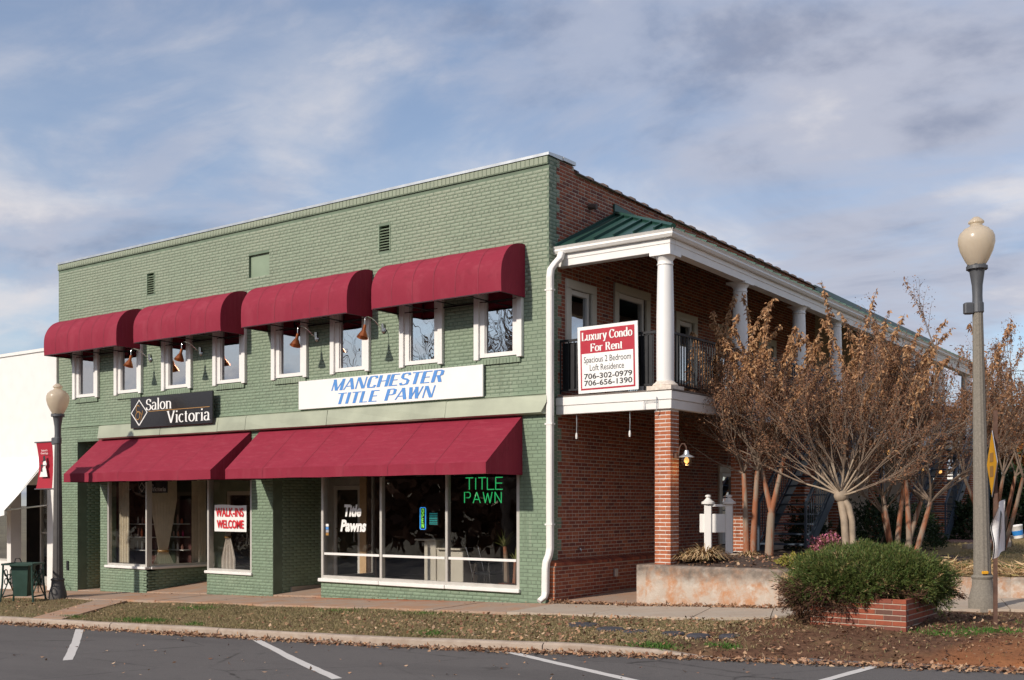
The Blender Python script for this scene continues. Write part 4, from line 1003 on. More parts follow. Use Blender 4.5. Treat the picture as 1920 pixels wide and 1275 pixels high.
# ================================================================ GOOSENECK LAMPS
def gooseneck():
    t = thing('gooseneck_lamp', 'x', 'wall lamp', (0, 0, 0), 'copper gooseneck lamps', True)
    arm = MB(); pts = [(0, 0, 0)]+[(0, -0.10-0.34*k/6, 0.03+0.18*math.sin(math.pi*0.5*k/6)) for k in range(1, 6)]
    c = (-0.47, 0.13)
    for k in range(8):
        a = math.pi*(0.62-0.62*k/7); pts.append((0, c[0]-0.085*math.cos(a), c[1]+0.085*math.sin(a)))
    pts += [(0, -0.555, 0.06), (0, -0.556, 0.0)]
    smooth_auto(arm.tube(pts, 0.0085, 8).build('arm', 'chrome', t, loc=(0, 0, 0)))
    ms = MB().lathe([(0.001, 0), (0.055, 0.005), (0.06, 0.02), (0.03, 0.05), (0.001, 0.055)], (0, 0, 0), 16)
    ms.v = [(x, -z, y) for x, y, z in ms.v]; ms.tube([(0, -0.03, -0.02), (0, -0.04, 0.13)], 0.034, 12); smooth_auto(ms.build('wall_mount', 'chrome', t, loc=(0, 0, 0)))
    shd = MB(); prof = [(0.024, 0.02), (0.030, 0.0), (0.034, -0.09), (0.050, -0.115), (0.095, -0.205), (0.112, -0.245), (0.116, -0.252), (0.108, -0.250), (0.05, -0.13), (0.001, -0.12)]
    shd.lathe(prof, (0, 0, 0), 24)
    rot = Matrix.Rotation(math.radians(-16), 4, 'X'); shd.v = [tuple(rot @ Vector(v)+Vector((0, -0.556, 0.02))) for v in shd.v]
    smooth_auto(shd.build('shade', 'copper', t, loc=(0, 0, 0)), 50); return t
GN = gooseneck()
for i, (x, lb) in enumerate(((-11.63, 'copper gooseneck lamp just left of the black salon sign, leftmost of four'), (-9.72, 'copper gooseneck lamp above the black salon sign, second from left'), (-5.91, 'copper gooseneck lamp above the left part of the white sign'), (-4.00, 'copper gooseneck lamp above the middle of the white sign, nearest the corner'))):
    t = GN if i == 0 else copy_tree(GN); t.location = (x, -0.005, 5.27); t['label'] = lb
# ================================================================ LETTERING
def text_verts(s, bold=0.0, shear=0.0, spacing=1.0, lspace=1.0):
    cu = bpy.data.curves.new('lettering', 'FONT'); cu.body = s; cu.size = 1.0; cu.offset = bold; cu.shear = shear; cu.space_character = spacing; cu.space_line = lspace
    cu.align_x = 'CENTER'; cu.resolution_u = 4; cu.extrude = 0.0
    ob = bpy.data.objects.new('lettering', cu); COL.objects.link(ob); bpy.context.view_layer.update()
    me = bpy.data.meshes.new_from_object(ob.evaluated_get(bpy.context.evaluated_depsgraph_get()))
    V = [tuple(v.co[:2]) for v in me.vertices]; F_ = [tuple(p.vertices) for p in me.polygons]
    bpy.data.objects.remove(ob); bpy.data.curves.remove(cu); bpy.data.meshes.remove(me); return V, F_
def put(name, VF, box, frame, mat, parent, lift=0.004, fit=True):
    """place flat lettering in box (u0,u1,v0,v1) of frame (origin, U, V, N)"""
    V, F_ = VF; O, Ux, Vx, Nx = [Vector(q) for q in frame]
    a = np.array(V); mn, mx = a[:, :2].min(0), a[:, :2].max(0); u0, u1, v0, v1 = box
    m_ = MB()
    for v in V:
        uu = u0+(v[0]-mn[0])/(mx[0]-mn[0])*(u1-u0); vv = v0+(v[1]-mn[1])/(mx[1]-mn[1])*(v1-v0); l = lift+(v[2] if len(v) > 2 else 0)
        m_.v.append(tuple(O+Ux*uu+Vx*vv+Nx*l))
    m_.f = list(F_); return m_.build(name, mat, parent)
# broad-nib serif letters drawn as strokes (thick stems, thin hairlines, slab serifs)
def arc(cx, cy, rx, ry, a0, a1, n=14): return [(cx+rx*math.cos(math.radians(a0+(a1-a0)*k/n)), cy+ry*math.sin(math.radians(a0+(a1-a0)*k/n))) for k in range(n+1)]
X_, CAP, ASC = 0.48, 0.70, 0.74
GL = {
 'S': (0.50, [arc(0.25, 0.53, 0.17, 0.165, 25, 270)[0:]+arc(0.25, 0.185, 0.19, 0.18, 90, -150)[1:]], [(0.41, 0.60, 'v'), (0.075, 0.10, 'v')]),
 'a': (0.47, [arc(0.22, 0.35, 0.14, 0.13, 160, 0)+[(0.36, 0.03)], arc(0.20, 0.14, 0.14, 0.13, 75, 300)+[(0.36, 0.14)]], [(0.38, 0.015, 'h')]),
 'l': (0.25, [[(0.125, 0.0), (0.125, ASC)]], [(0.125, 0.012, 'h'), (0.085, ASC-.012, 's')]),
 'o': (0.50, [arc(0.25, 0.24, 0.19, 0.23, 0, 360, 26)], []),
 'n': (0.53, [[(0.11, 0), (0.11, X_)], arc(0.26, 0.32, 0.15, 0.14, 180, 0)+[(0.41, 0.0)]], [(0.11, .012, 'h'), (0.41, .012, 'h'), (0.075, X_-.012, 's')]),
 'V': (0.66, [[(0.09, CAP), (0.33, 0.0)], [(0.33, 0.0), (0.57, CAP)]], [(0.10, CAP-.012, 'h'), (0.57, CAP-.012, 'h')]),
 'i': (0.25, [[(0.125, 0), (0.125, X_)], [(0.125, 0.61), (0.125, 0.70)]], [(0.125, .012, 'h'), (0.085, X_-.012, 's')]),
 'c': (0.44, [arc(0.25, 0.24, 0.18, 0.23, 50, 310, 20)], []),
 't': (0.33, [[(0.14, 0.62), (0.14, 0.10)]+arc(0.22, 0.10, 0.08, 0.09, 180, 290)], [(0.15, X_-.012, 'w')]),
 'r': (0.40, [[(0.11, 0), (0.11, X_)], arc(0.25, 0.33, 0.13, 0.13, 180, 40)], [(0.11, .012, 'h'), (0.075, X_-.012, 's')]),
 'L': (0.57, [[(0.14, 0), (0.14, CAP)]], [(0.14, .012, 'h'), (0.14, CAP-.012, 'h'), (0.34, .015, 'W'), (0.52, 0.09, 'v')]),
 'u': (0.54, [[(0.11, X_), (0.11, 0.15)]+arc(0.26, 0.15, 0.15, 0.14, 180, 350), [(0.42, X_), (0.42, 0.0)]], [(0.075, X_-.012, 's'), (0.39, X_-.012, 's'), (0.46, .012, 's')]),
 'x': (0.50, [[(0.08, X_), (0.42, 0)], [(0.42, X_), (0.08, 0)]], [(0.08, X_-.012, 'h'), (0.42, X_-.012, 'h'), (0.08, .012, 'h'), (0.42, .012, 'h')]),
 'y': (0.50, [[(0.07, X_), (0.26, 0.0)], [(0.43, X_), (0.22, -0.13), (0.13, -0.19), (0.06, -0.15)]], [(0.08, X_-.012, 'h'), (0.43, X_-.012, 'h')]),
 'C': (0.62, [arc(0.34, 0.35, 0.26, 0.34, 45, 315, 24)], [(0.545, 0.60, 'v')]),
 'd': (0.54, [arc(0.24, 0.24, 0.17, 0.23, 0, 360, 24), [(0.42, 0), (0.42, ASC)]], [(0.385, ASC-.012, 's'), (0.46, .012, 's')]),
 'F': (0.55, [[(0.14, 0), (0.14, CAP)]], [(0.14, .012, 'h'), (0.14, CAP-.012, 'h'), (0.33, CAP-.015, 'W'), (0.27, 0.36, 'w'), (0.50, CAP-0.08, 'v'), (0.36, 0.36, 'v')]),
 'R': (0.66, [[(0.14, 0), (0.14, CAP)], [(0.14, CAP-.02), (0.30, CAP-.02)]+arc(0.32, 0.52, 0.15, 0.16, 90, -90)+[(0.14, 0.36)], [(0.32, 0.36), (0.54, 0.0)]], [(0.14, .012, 'h'), (0.14, CAP-.012, 'h'), (0.57, .012, 's')]),
 'e': (0.46, [arc(0.24, 0.24, 0.175, 0.23, 0, 320, 20), [(0.08, 0.25), (0.41, 0.25)]], []),
 ' ': (0.26, [], []),
}
def serif_text(s, thick=0.105, thin=0.035, track=0.0):
    V, F_ = [], []; x = 0.0; z = 0.0
    def ribbon(pts):
        nonlocal z; z += 0.00012; i0 = len(V)
        for k, p in enumerate(pts):
            a = pts[max(0, k-1)]; b = pts[min(len(pts)-1, k+1)]; d = Vector((b[0]-a[0], b[1]-a[1]))
            d.normalize(); nx, ny = -d.y, d.x; w = 0.5*math.hypot(thick*nx, thin*ny); V.append((x+p[0]+nx*w, p[1]+ny*w, z)); V.append((x+p[0]-nx*w, p[1]-ny*w, z))
        for k in range(len(pts)-1): q = i0+2*k; F_.append((q, q+1, q+3, q+2))
    for ch in s:
        w, st, se = GL[ch]
        for p in st: ribbon(p)
        for (cx, cy, kd) in se:
            hw, hh = {'h': (0.10, 0.014), 's': (0.055, 0.014), 'w': (0.11, 0.016), 'W': (0.20, 0.018), 'v': (0.018, 0.075)}[kd]; ribbon([(cx-hw, cy), (cx+hw, cy)]) if kd != 'v' else ribbon([(cx, cy-hh), (cx, cy+hh)])
            if kd != 'v':
                V[-4:] = [(x+cx-hw, cy+hh, z), (x+cx-hw, cy-hh, z), (x+cx+hw, cy+hh, z), (x+cx+hw, cy-hh, z)]
        x += w+track
    return V, F_
def wide_strokes(strokes, w):
    V, F_ = [], []; z = 0.0
    for pts in strokes:
        z += 0.00012; i0 = len(V)
        for k, p in enumerate(pts):
            a = pts[max(0, k-1)]; b = pts[min(len(pts)-1, k+1)]; d = Vector((b[0]-a[0], b[1]-a[1])).normalized()
            V.append((p[0]-d.y*w/2, p[1]+d.x*w/2, z)); V.append((p[0]+d.y*w/2, p[1]-d.x*w/2, z))
        for k in range(len(pts)-1): q = i0+2*k; F_.append((q, q+1, q+3, q+2))
    return V, F_
# ---- salon sign
t = thing('salon_sign', 'black rectangular sign reading Salon Victoria with white diamond monogram', 'sign', (-10.62, -0.10, 3.6))
MB().bbox(-12.163, -9.086, -0.20, -0.15, 3.612, 4.355, .008).build('board', 'signblack', t)
FR = ((-12.163, -0.20, 3.612), (1, 0, 0), (0, 0, 1), (0, -1, 0))
put('lettering', serif_text('Salon', 0.115, 0.04), (0.62, 1.60, 0.41, 0.69), FR, 'signwhite', t)
put('lettering', serif_text('Victoria', 0.115, 0.04), (1.42, 3.00, 0.07, 0.36), FR, 'signwhite', t)
put('diamond', wide_strokes([[(0.35, 0.04), (0.68, 0.37), (0.35, 0.70), (0.02, 0.37), (0.35, 0.04), (0.36, 0.05)]], 0.035), (0.02, 0.68, 0.05, 0.69), FR, 'signwhite', t)
put('monogram', wide_strokes([arc(0.30, 0.47, 0.07, 0.07, 30, 270)+arc(0.29, 0.32, 0.09, 0.09, 90, -160), [(0.36, 0.38), (0.42, 0.20), (0.50, 0.42)], arc(0.33, 0.30, 0.12, 0.10, 180, 20)], 0.018), (0.20, 0.50, 0.16, 0.56), FR, 'gold', t)
put('rule', ([(0, 0), (1, 0), (1, 1), (0, 1)], [(0, 1, 2, 3)]), (0.72, 2.98, 0.376, 0.390), FR, 'gold', t)
# ---- white title pawn sign (mascot heads at its ends left out)
t = thing('shop_sign', 'long white sign with blue letters reading Manchester Title Pawn', 'sign', (-3.9, -0.08, 3.78))
MB().bbox(-6.395, -1.435, -0.085, -0.04, 3.79, 4.39, .004).build('board', 'signwhite', t)
FR = ((-6.395, -0.085, 3.79), (1, 0, 0), (0, 0, 1), (0, -1, 0))
def heavy(s):
    """heavy slanted capitals: thick stems, hairline arms"""
    g = {'M': (.92, [[(.10, 0), (.10, 1)], [(.12, 1), (.46, 0)], [(.46, 0), (.80, 1)], [(.82, 1), (.82, 0)]], []), 'A': (.84, [[(.06, 0), (.42, 1)], [(.42, 1), (.76, 0)]], [(.2, .64, .30)]),
         'N': (.84, [[(.10, 0), (.10, 1)], [(.14, 1), (.66, 0)], [(.72, 0), (.72, 1)]], []), 'C': (.74, [[(.62, .78), (.60, .95), (.36, .985), (.16, .93), (.12, .72), (.12, .28), (.16, .07), (.36, .015), (.60, .05), (.62, .22)]], []),
         'H': (.82, [[(.12, 0), (.12, 1)], [(.70, 0), (.70, 1)]], [(.12, .70, .5)]), 'E': (.70, [[(.13, 0), (.13, 1)]], [(.13, .64, .035), (.13, .56, .5), (.13, .64, .965)]),
         'S': (.72, [[(.60, .80), (.58, .95), (.36, .985), (.14, .93), (.12, .68), (.20, .56), (.52, .45), (.60, .34), (.58, .09), (.36, .015), (.14, .05), (.12, .2)]], []), 'T': (.70, [[(.36, 0), (.36, 1)]], [(.02, .70, .965)]),
         'R': (.76, [[(.13, 0), (.13, 1)], [(.13, .975), (.5, .97), (.62, .88), (.62, .62), (.5, .53), (.13, .53)], [(.42, .53), (.64, 0)]], []), 'I': (.34, [[(.17, 0), (.17, 1)]], []), 'L': (.66, [[(.13, 0), (.13, 1)]], [(.13, .62, .035)]),
         'P': (.72, [[(.13, 0), (.13, 1)], [(.13, .975), (.5, .97), (.62, .88), (.62, .58), (.5, .49), (.13, .49)]], []), 'W': (1.02, [[(.08, 1), (.28, 0)], [(.28, 0), (.50, 1)], [(.50, 1), (.72, 0)], [(.72, 0), (.94, 1)]], []), ' ': (.42, [], [])}
    V, F_ = [], []; x = 0; z = 0
    for ch in s:
        w, st, hb = g[ch]
        for si, pts in enumerate(st):
            z += .00012; i0 = len(V)
            for k, p in enumerate(pts):
                a = pts[max(0, k-1)]; b = pts[min(len(pts)-1, k+1)]; d = Vector((b[0]-a[0], b[1]-a[1])).normalized(); th = 0.235 if not (ch in 'AMNW' and ((ch == 'A' and si == 0) or (ch == 'M' and si in (0, 2)) or (ch == 'N' and si != 1) or (ch == 'W' and si in (1, 3)))) else 0.10
                hw = 0.5*math.hypot(th*d.y, 0.07*d.x)
                if abs(d.y) > 0.85 and len(pts) == 2: V.append((x+p[0]-hw/abs(d.y), p[1], z)); V.append((x+p[0]+hw/abs(d.y), p[1], z))
                else: V.append((x+p[0]-d.y*hw, p[1]+d.x*hw, z)); V.append((x+p[0]+d.y*hw, p[1]-d.x*hw, z))
            for k in range(len(pts)-1): q = i0+2*k; F_.append((q, q+1, q+3, q+2))
        for (a, b, y) in hb:
            z += .00012; i0 = len(V); V += [(x+a, y-.035, z), (x+b, y-.035, z), (x+b, y+.035, z), (x+a, y+.035, z)]; F_.append((i0, i0+1, i0+2, i0+3))
        x += w+.05
    return [(v[0]+0.26*v[1], v[1], v[2]) for v in V], F_
put('lettering', heavy('MANCHESTER'), (0.98, 4.04, 0.335, 0.575), FR, 'signblue', t)
put('lettering', heavy('TITLE PAWN'), (1.18, 3.82, 0.055, 0.285), FR, 'signblue', t)
# ---- condo sign wired to the railing
t = thing('condo_sign', 'tilted red and white Luxury Condo For Rent sign on the balcony railing', 'sign', (1.12, 0.17, 3.75))
FR = ((0.505, 0.20, 3.745), Vector((1.222, 0, 0.012)).normalized(), Vector((-0.022, 0, 1.18)).normalized(), (0, -1, 0))
O, Ux, Vx, Nx = [Vector(q) for q in FR]
b = MB(); b.ext([O, O+Ux*1.225, O+Ux*1.225+Vx*1.185, O+Vx*1.185], (0, 0.02, 0)); b.build('board', 'signwhite', t)
def pan(name, bx, mat, lift): return put(name, ([(0, 0), (1, 0), (1, 1), (0, 1)], [(0, 1, 2, 3)]), bx, FR, mat, t, lift)
pan('border', (0.055, 1.165, 0.055, 1.125), 'signred', 0.003); pan('panel', (0.085, 1.135, 0.085, 0.70), 'signwhite', 0.006)
put('lettering', serif_text('Luxury Condo', 0.17, 0.045, 0.01), (0.09, 1.13, 0.89, 1.09), FR, 'signwhite', t, 0.007)
put('lettering', serif_text('For Rent', 0.17, 0.045, 0.01), (0.27, 0.92, 0.725, 0.87), FR, 'signwhite', t, 0.007)
put('lettering', text_verts('Spacious 2 Bedroom'), (0.13, 1.09, 0.50, 0.645), FR, 'inkblack', t, 0.009)
put('lettering', text_verts('Loft Residence'), (0.25, 0.95, 0.39, 0.50), FR, 'inkblack', t, 0.009)
put('lettering', text_verts('706-302-0979', 0.018), (0.13, 1.11, 0.245, 0.345), FR, 'inkblack', t, 0.009)
put('lettering', text_verts('706-656-1390', 0.018), (0.13, 1.11, 0.125, 0.225), FR, 'inkblack', t, 0.009)
# ---- signs in and on the glass
t = thing('window_sign', 'small white paper sign reading Walk-ins Welcome in red', 'sign', (-8.7, 0.09, 1.2))
MB().grid(lambda a, b: (-9.30+1.10*a, 0.030-0.012*math.sin(3.1*a)*b, 1.155+0.60*b+0.012*math.sin(a*6)*b), 8, 6).build('sheet', 'signwhite', t)
FR = ((-9.30, 0.015, 1.155), (1, 0, 0), (0, 0, 1), (0, -1, 0))
put('lettering', text_verts('WALK-INS', 0.028), (0.06, 1.02, 0.335, 0.54), FR, 'lettered', t); put('lettering', text_verts('WELCOME', 0.028), (0.10, 1.02, 0.07, 0.265), FR, 'lettered', t)
t = thing('hanging_sign', 'small dim black Salon Victoria sign hanging inside the salon window', 'sign', (-12.0, 0.25, 2.0))
MB().bbox(-12.42, -11.28, 0.20, 0.225, 2.05, 2.335, .004).build('board', 'signblack', t)
for x in (-12.3, -11.9): MB().tube([(x, 0.21, 2.33), (x, 0.21, 2.69)], 0.004, 5).build('chain', 'chrome', t)
FR = ((-12.42, 0.20, 2.05), (1, 0, 0), (0, 0, 1), (0, -1, 0)); put('lettering', serif_text('Salon'), (0.27, 0.62, 0.16, 0.25), FR, 'signwhite', t); put('lettering', serif_text('Victoria'), (0.55, 1.10, 0.04, 0.14), FR, 'signwhite', t)
put('diamond', wide_strokes([[(0.5, 0), (1, .5), (.5, 1), (0, .5), (.5, 0), (.52, .02)]], 0.08), (0.03, 0.27, 0.02, 0.26), FR, 'signwhite', t)
t = thing('window_lettering', 'white Title Pawns lettering on the first pane of the pawn shop window', 'lettering', (-4.9, 0.04, 1.3))
FR = ((-5.735, 0.044, 0.28), (1, 0, 0), (0, 0, 1), (0, -1, 0))
put('word', text_verts('Title', 0.045, 0.22), (0.57, 1.06, 1.235, 1.49), FR, 'signwhite', t); put('word', text_verts('Pawns', 0.045, 0.22), (0.46, 1.20, 0.925, 1.175), FR, 'signwhite', t)
def stroke_tubes(strokes, x0, y, z0, s, r, mat, parent, name='tube'):
    for pts in strokes: MB().tube([(x0+p[0]*s, y, z0+p[1]*s) for p in pts], r, 6).build(name, mat, parent)
T5 = {'T': [[(0, 1), (.6, 1)], [(.3, 1), (.3, 0)]], 'I': [[(.1, 1), (.1, 0)]], 'L': [[(0, 1), (0, 0)], [(0, 0), (.55, 0)]], 'E': [[(.55, 1), (0, 1)], [(0, 1), (0, 0)], [(0, 0), (.55, 0)], [(0, .52), (.5, .52)]], 'P': [[(0, 0), (0, 1), (.42, 1), (.56, .88), (.56, .62), (.42, .48), (0, .48)]],
      'A': [[(0, 0), (.34, 1)], [(.34, 1), (.68, 0)], [(.13, .33), (.55, .33)]], 'W': [[(0, 1), (.2, 0)], [(.2, 0), (.42, .9)], [(.42, .9), (.64, 0)], [(.64, 0), (.84, 1)]], 'N': [[(0, 0), (0, 1)], [(0, 1), (.58, 0)], [(.58, 0), (.58, 1)]], 'O': [[(.1, 0), (.5, 0), (.6, .12), (.6, .88), (.5, 1), (.1, 1), (0, .88), (0, .12), (.1, 0)]]}
WID = {'T': .6, 'I': .2, 'L': .55, 'E': .55, 'P': .56, 'A': .68, 'W': .84, 'N': .58, 'O': .6}
t = thing('neon_sign', 'green neon Title Pawn sign in the pawn shop window', 'neon sign', (-1.6, 0.2, 1.85))
for w, z0, h, x0, gap in (('TITLE', 2.055, 0.225, -2.02, 0.028), ('PAWN', 1.80, 0.205, -2.05, 0.055)):
    x = x0
    sx = 0.88/(sum(WID[c] for c in w)*h+gap*(len(w)-1))
    for c in w:
        for pts in T5[c]: MB().tube([(x+p[0]*h*sx, 0.14, z0+p[1]*h) for p in pts], 0.009, 6).build('tube', 'neon_g', t)
        x += (WID[c]*h+gap)*sx
bk = MB(); bk.box(-2.06, -1.1, 0.17, 0.175, 1.92, 1.93); bk.box(-2.06, -1.1, 0.17, 0.175, 2.16, 2.17); bk.build('backing', 'black', t)
t = thing('open_sign', 'vertical blue and green neon Open sign in the pawn shop window', 'neon sign', (-3.1, 0.2, 1.25))
MB().bbox(-3.19, -3.01, 0.15, 0.18, 1.27, 1.72, .01).build('housing', 'black', t)
MB().tube([(-3.17, .14, 1.30), (-3.17, .14, 1.69), (-3.15, .14, 1.71), (-3.05, .14, 1.71), (-3.03, .14, 1.69), (-3.03, .14, 1.30), (-3.05, .14, 1.28), (-3.15, .14, 1.28), (-3.17, .14, 1.30)], 0.010, 6).build('border_tube', 'neon_b', t)
for k, c in enumerate('OPEN'): stroke_tubes(T5[c], -3.125, 0.14, 1.605-0.098*k, 0.078, 0.007, 'neon_y', t)
t = thing('hours_display', 'small teal opening hours display beside the neon Open sign', 'display', (-2.85, 0.3, 1.38)); MB().bbox(-2.99, -2.76, 0.20, 0.23, 1.36, 1.62, .006).build('panel', 'black', t)
for k in range(7): MB().box(-2.975, -2.775, 0.193, 0.199, 1.38+k*0.034, 1.395+k*0.034).build('row', 'screen', t)
t = thing('window_sticker', 'little stack of card stickers at the edge of the pawn shop window', 'sticker', (-5.68, 0.04, 1.0))
for k, c in enumerate(('gold', 'steel', 'signblue', 'signwhite')): MB().box(-5.70, -5.62, 0.038, 0.043, 1.12+k*0.062, 1.175+k*0.062).build('sticker', c, t)

# ================================================================ INSIDE THE SHOPS
t = thing('counter', 'cream shop counter with overhanging top behind the pawn shop glass', 'counter', (-3.6, 1.45, 0))
MB().bbox(-3.98, -3.66, 1.2, 1.7, 0.0, 1.01, .01).build('body', 'cream', t); MB().bbox(-3.65, -2.95, 1.22, 1.7, 0.0, 0.83, .01).build('body', 'cream', t); MB().bbox(-4.18, -3.62, 1.12, 1.75, 1.012, 1.05, .008).build('top', 'cream', t); MB().bbox(-3.61, -2.93, 1.15, 1.75, 0.832, 0.87, .008).build('top', 'cream', t)
t = thing('chair', 'chrome framed chair inside the pawn shop window', 'chair', (-2.13, 0.9, 0))
for y in (0.75, 1.2): MB().tube([(-2.38, y, 0.0), (-2.26, y, 0.62), (-1.93, y, 0.62), (-1.88, y, 0.0)], 0.014, 8).build('leg', 'chrome', t)
for y in (0.78, 1.17): MB().tube([(-2.36, y, 0.0), (-2.36, y, 0.40), (-2.52, y, 0.92)], 0.013, 8).build('leg', 'chrome', t)
MB().bbox(-2.36, -1.90, 0.78, 1.17, 0.38, 0.43, .012).build('seat', 'black', t); s = MB().grid(lambda a, b: (-2.44-0.08*b, 0.79+0.37*a, 0.58+0.32*b), 4, 4); s.build('backrest', 'black', t)
t = thing('palm', 'potted palm plant beside the chair in the pawn shop window', 'plant', (-1.60, 0.9, 0)); MB().lathe([(0.12, 0.0), (0.16, 0.22), (0.17, 0.24), (0.15, 0.24)], (-1.60, 0.9, 0), 16).build('pot', 'planterbrick', t)
MB().tube([(-1.60, .9, .2), (-1.62, .9, .7), (-1.65, .9, 0.95)], [.055, .05, .035], 8).tube([(-1.45, .95, .2), (-1.43, .95, .65)], [.045, .035], 8).build('trunk', 'bark', t)
fr = MB()
for k in range(34):
    a = U(0, 6.28); e = U(0.3, 1.3); L = U(0.35, 0.7); o = Vector((-1.65, .9, .93)) if k % 3 else Vector((-1.43, .95, .65)); d = Vector((math.cos(a)*math.cos(e), math.sin(a)*math.cos(e)*.6, math.sin(e)))
    p = [o+d*L*q-Vector((0, 0, .35*q*q*L)) for q in (0, .33, .66, 1)]; sd = d.cross(Vector((0, 0, 1))).normalized()*0.022
    for q in range(3): fr.quad(p[q]-sd*(1-q/3.2), p[q]+sd*(1-q/3.2), p[q+1]+sd*(1-(q+1)/3.2), p[q+1]-sd*(1-(q+1)/3.2))
fr.build('frond', 'palm', t)['kind'] = 'stuff'
def curtain(x0, x1, y0, y1, ztop, zbot, label, mat='curtain', tie=None, folds=7, amp=0.03):
    t = thing('curtain', label, 'curtain', ((x0+x1)/2, (y0+y1)/2, zbot), 'salon curtains'); nx, nz = 60, 24
    def fn(a, b):
        z = zbot+(ztop-zbot)*b; w = 1.0
        if tie is not None:
            dz = z-tie; w = 0.30+0.70*min(1, abs(dz)/(1.25 if dz > 0 else 0.5))**0.9
        c = 0.5+(a-0.5)*w; ph = a*folds*2*math.pi
        return (x0+(x1-x0)*c+0.2*amp*math.cos(ph), y0+(y1-y0)*c+amp*math.sin(ph)*(0.6+0.4*w), z)
    smooth_auto(MB().grid(fn, nx, nz).build('cloth', mat, t), 80)
    if tie is not None:
        r = 0.16*(x1-x0+abs(y1-y0)); MB().lathe([(r*1.0, -.025), (r*1.08, 0), (r*1.0, .025)], ((x0+x1)/2, (y0+y1)/2, tie), 14).build('tieback', 'gold', t)
curtain(-13.38, -13.0, 0.30, 0.34, 2.5, 0.30, 'pale curtain hanging at the left of the salon window', folds=4)
curtain(-12.0, -11.90, 0.22, 0.95, 2.5, 0.30, 'gathered pale curtain tied back behind the corner post of the salon window', tie=0.62, folds=8, amp=0.035)
curtain(-11.97, -11.90, 1.45, 1.85, 2.5, 0.30, 'narrow pale curtain deep in the salon entry window', folds=5)
curtain(-9.40, -8.95, 0.30, 0.34, 1.75, 0.28, 'grey tied curtain standing below the Walk-ins sign', 'curtaind', tie=1.02, folds=4, amp=0.03)
sh = thing('display_shelf', 'white shelves of hair products inside the salon window', 'shelf', (-12.9, 0.8, 0))
for z in (0.60, 0.93, 1.26): MB().box(-13.40, -12.45, 0.60, 0.78, z, z+.02).build('shelf_board', 'white', sh); MB().box(-12.85, -12.02, 1.25, 1.45, z, z+.02).build('shelf_board', 'white', sh)
MB().box(-13.42, -12.40, .80, .82, 0, 1.9).build('back_panel', 'intred', sh); MB().box(-12.9, -12.0, 1.47, 1.49, 0, 1.9).build('back_panel', 'intred', sh)
ORD = ('first', 'second', 'third', 'fourth')
for z, lv in ((0.62, 'bottom'), (0.95, 'middle'), (1.28, 'top')):
    for k in range(8):
        x = (-13.12+0.17*k) if k < 4 else (-12.75+0.19*(k-4)); y = .68 if k < 4 else 1.33; h = U(.13, .24); r = U(.022, .032); c = (k*3+int(z*5)) % 5
        b = MB().lathe([(r, 0), (r, h*.7), (r*.5, h*.8), (r*.45, h), (r*.4, h)], (x, y+U(-.02, .03), z), 12)
        tag(b.build('bottle', BOT[c]), '%s product bottle, %s from left on the %s salon shelf, %s bay' % (('pink', 'white', 'orange', 'grey', 'rose')[c], ORD[k % 4], lv, 'left' if k < 4 else 'right'), 'bottle', 'bottles on the salon shelves')
# ================================================================ STREET FURNITURE
def street_lamp(loc, h, label, postmat, neck, lit=0):
    t = thing('street_lamp', label, 'street lamp', loc, 'acorn globe street lamps', True); L = (0, 0, 0); k = h/5.73
    smooth_auto(MB().lathe([(0.20, -0.05), (0.20, 0.10), (0.19, 0.16), (0.15, 0.30), (0.14, 0.42), (0.152, 0.435), (0.155, 0.46), (0.135, 0.48)], L, 24).build('base', postmat, t, loc=L), 40)
    smooth_auto(MB().lathe([(0.122, 0.47), (0.096, 2.4), (0.072, h-1.35)], L, 48, 0.09, 12).build('post', postmat, t, loc=L), 60)
    smooth_auto(MB().lathe([(0.075, h-1.36), (0.070, h-1.15), (0.075, h-1.0), (0.105, h-0.80), (0.115, h-0.765)], L, 24).build('neck', neck, t, loc=L), 60)
    c = MB().lathe([(0.105, h-0.77), (0.15, h-0.765), (0.15, h-0.72), (0.11, h-0.70)], L, 24)
    for a in range(6): c.box(0.12*math.cos(a*1.047)-.02, .12*math.cos(a*1.047)+.02, .12*math.sin(a*1.047)-.02, .12*math.sin(a*1.047)+.02, h-.775, h-.70)
    c.build('collar', 'postm', t, loc=L)
    g = MB().lathe([(0.11, h-0.72), (0.165, h-0.63), (0.225, h-0.50), (0.255, h-0.38), (0.252, h-0.29), (0.225, h-0.225), (0.185, h-0.195), (0.175, h-0.175), (0.125, h-0.15), (0.085, h-0.125), (0.085, h-0.10), (0.11, h-0.085), (0.11, h-0.065), (0.075, h-0.03), (0.04, h), (0.001, h+.004)], L, 32)
    smooth_auto(g.build('globe', 'globe', t, loc=L), 45)
    MB().lathe([(0.06, h-.72), (0.06, h-.56), (0.045, h-.5), (0.001, h-.45)], L, 12).build('socket', 'black', t, loc=L)
    b = MB().lathe([(0.080, h-1.40), (0.086, h-1.39), (0.086, h-1.26), (0.080, h-1.25)], L, 16); b.bbox(-0.20, -0.07, -0.05, 0.05, h-1.42, h-1.25, .015)
    b.build('clamp_box', 'postm', t, loc=L); return t
lr = street_lamp((7.21, 0.70, gz(7.21, 0.7)+0.02), 5.72, 'tall concrete street lamp with acorn globe beside the juniper planter', 'postc', 'postm'); lr.rotation_euler = (0, math.radians(-1.0), TH)
MB().bbox(-.06, .03, -.15, -.115, 0.50, 0.545, .006).build('tag_plate', 'yellow', lr, loc=(0, 0, 0))
ll = street_lamp((-12.60, -1.85, gz(-12.6, -1.85)), 5.02, 'dark street lamp with acorn globe and red banner at the left end of the building', 'postd', 'postm')
t = thing('banner', 'red winter greetings banner with white snowman on the left street lamp', 'banner', (-13.1, -1.85, 2.2))
bx0, bx1, bz0, bz1 = -13.52, -12.84, 2.14, 3.24
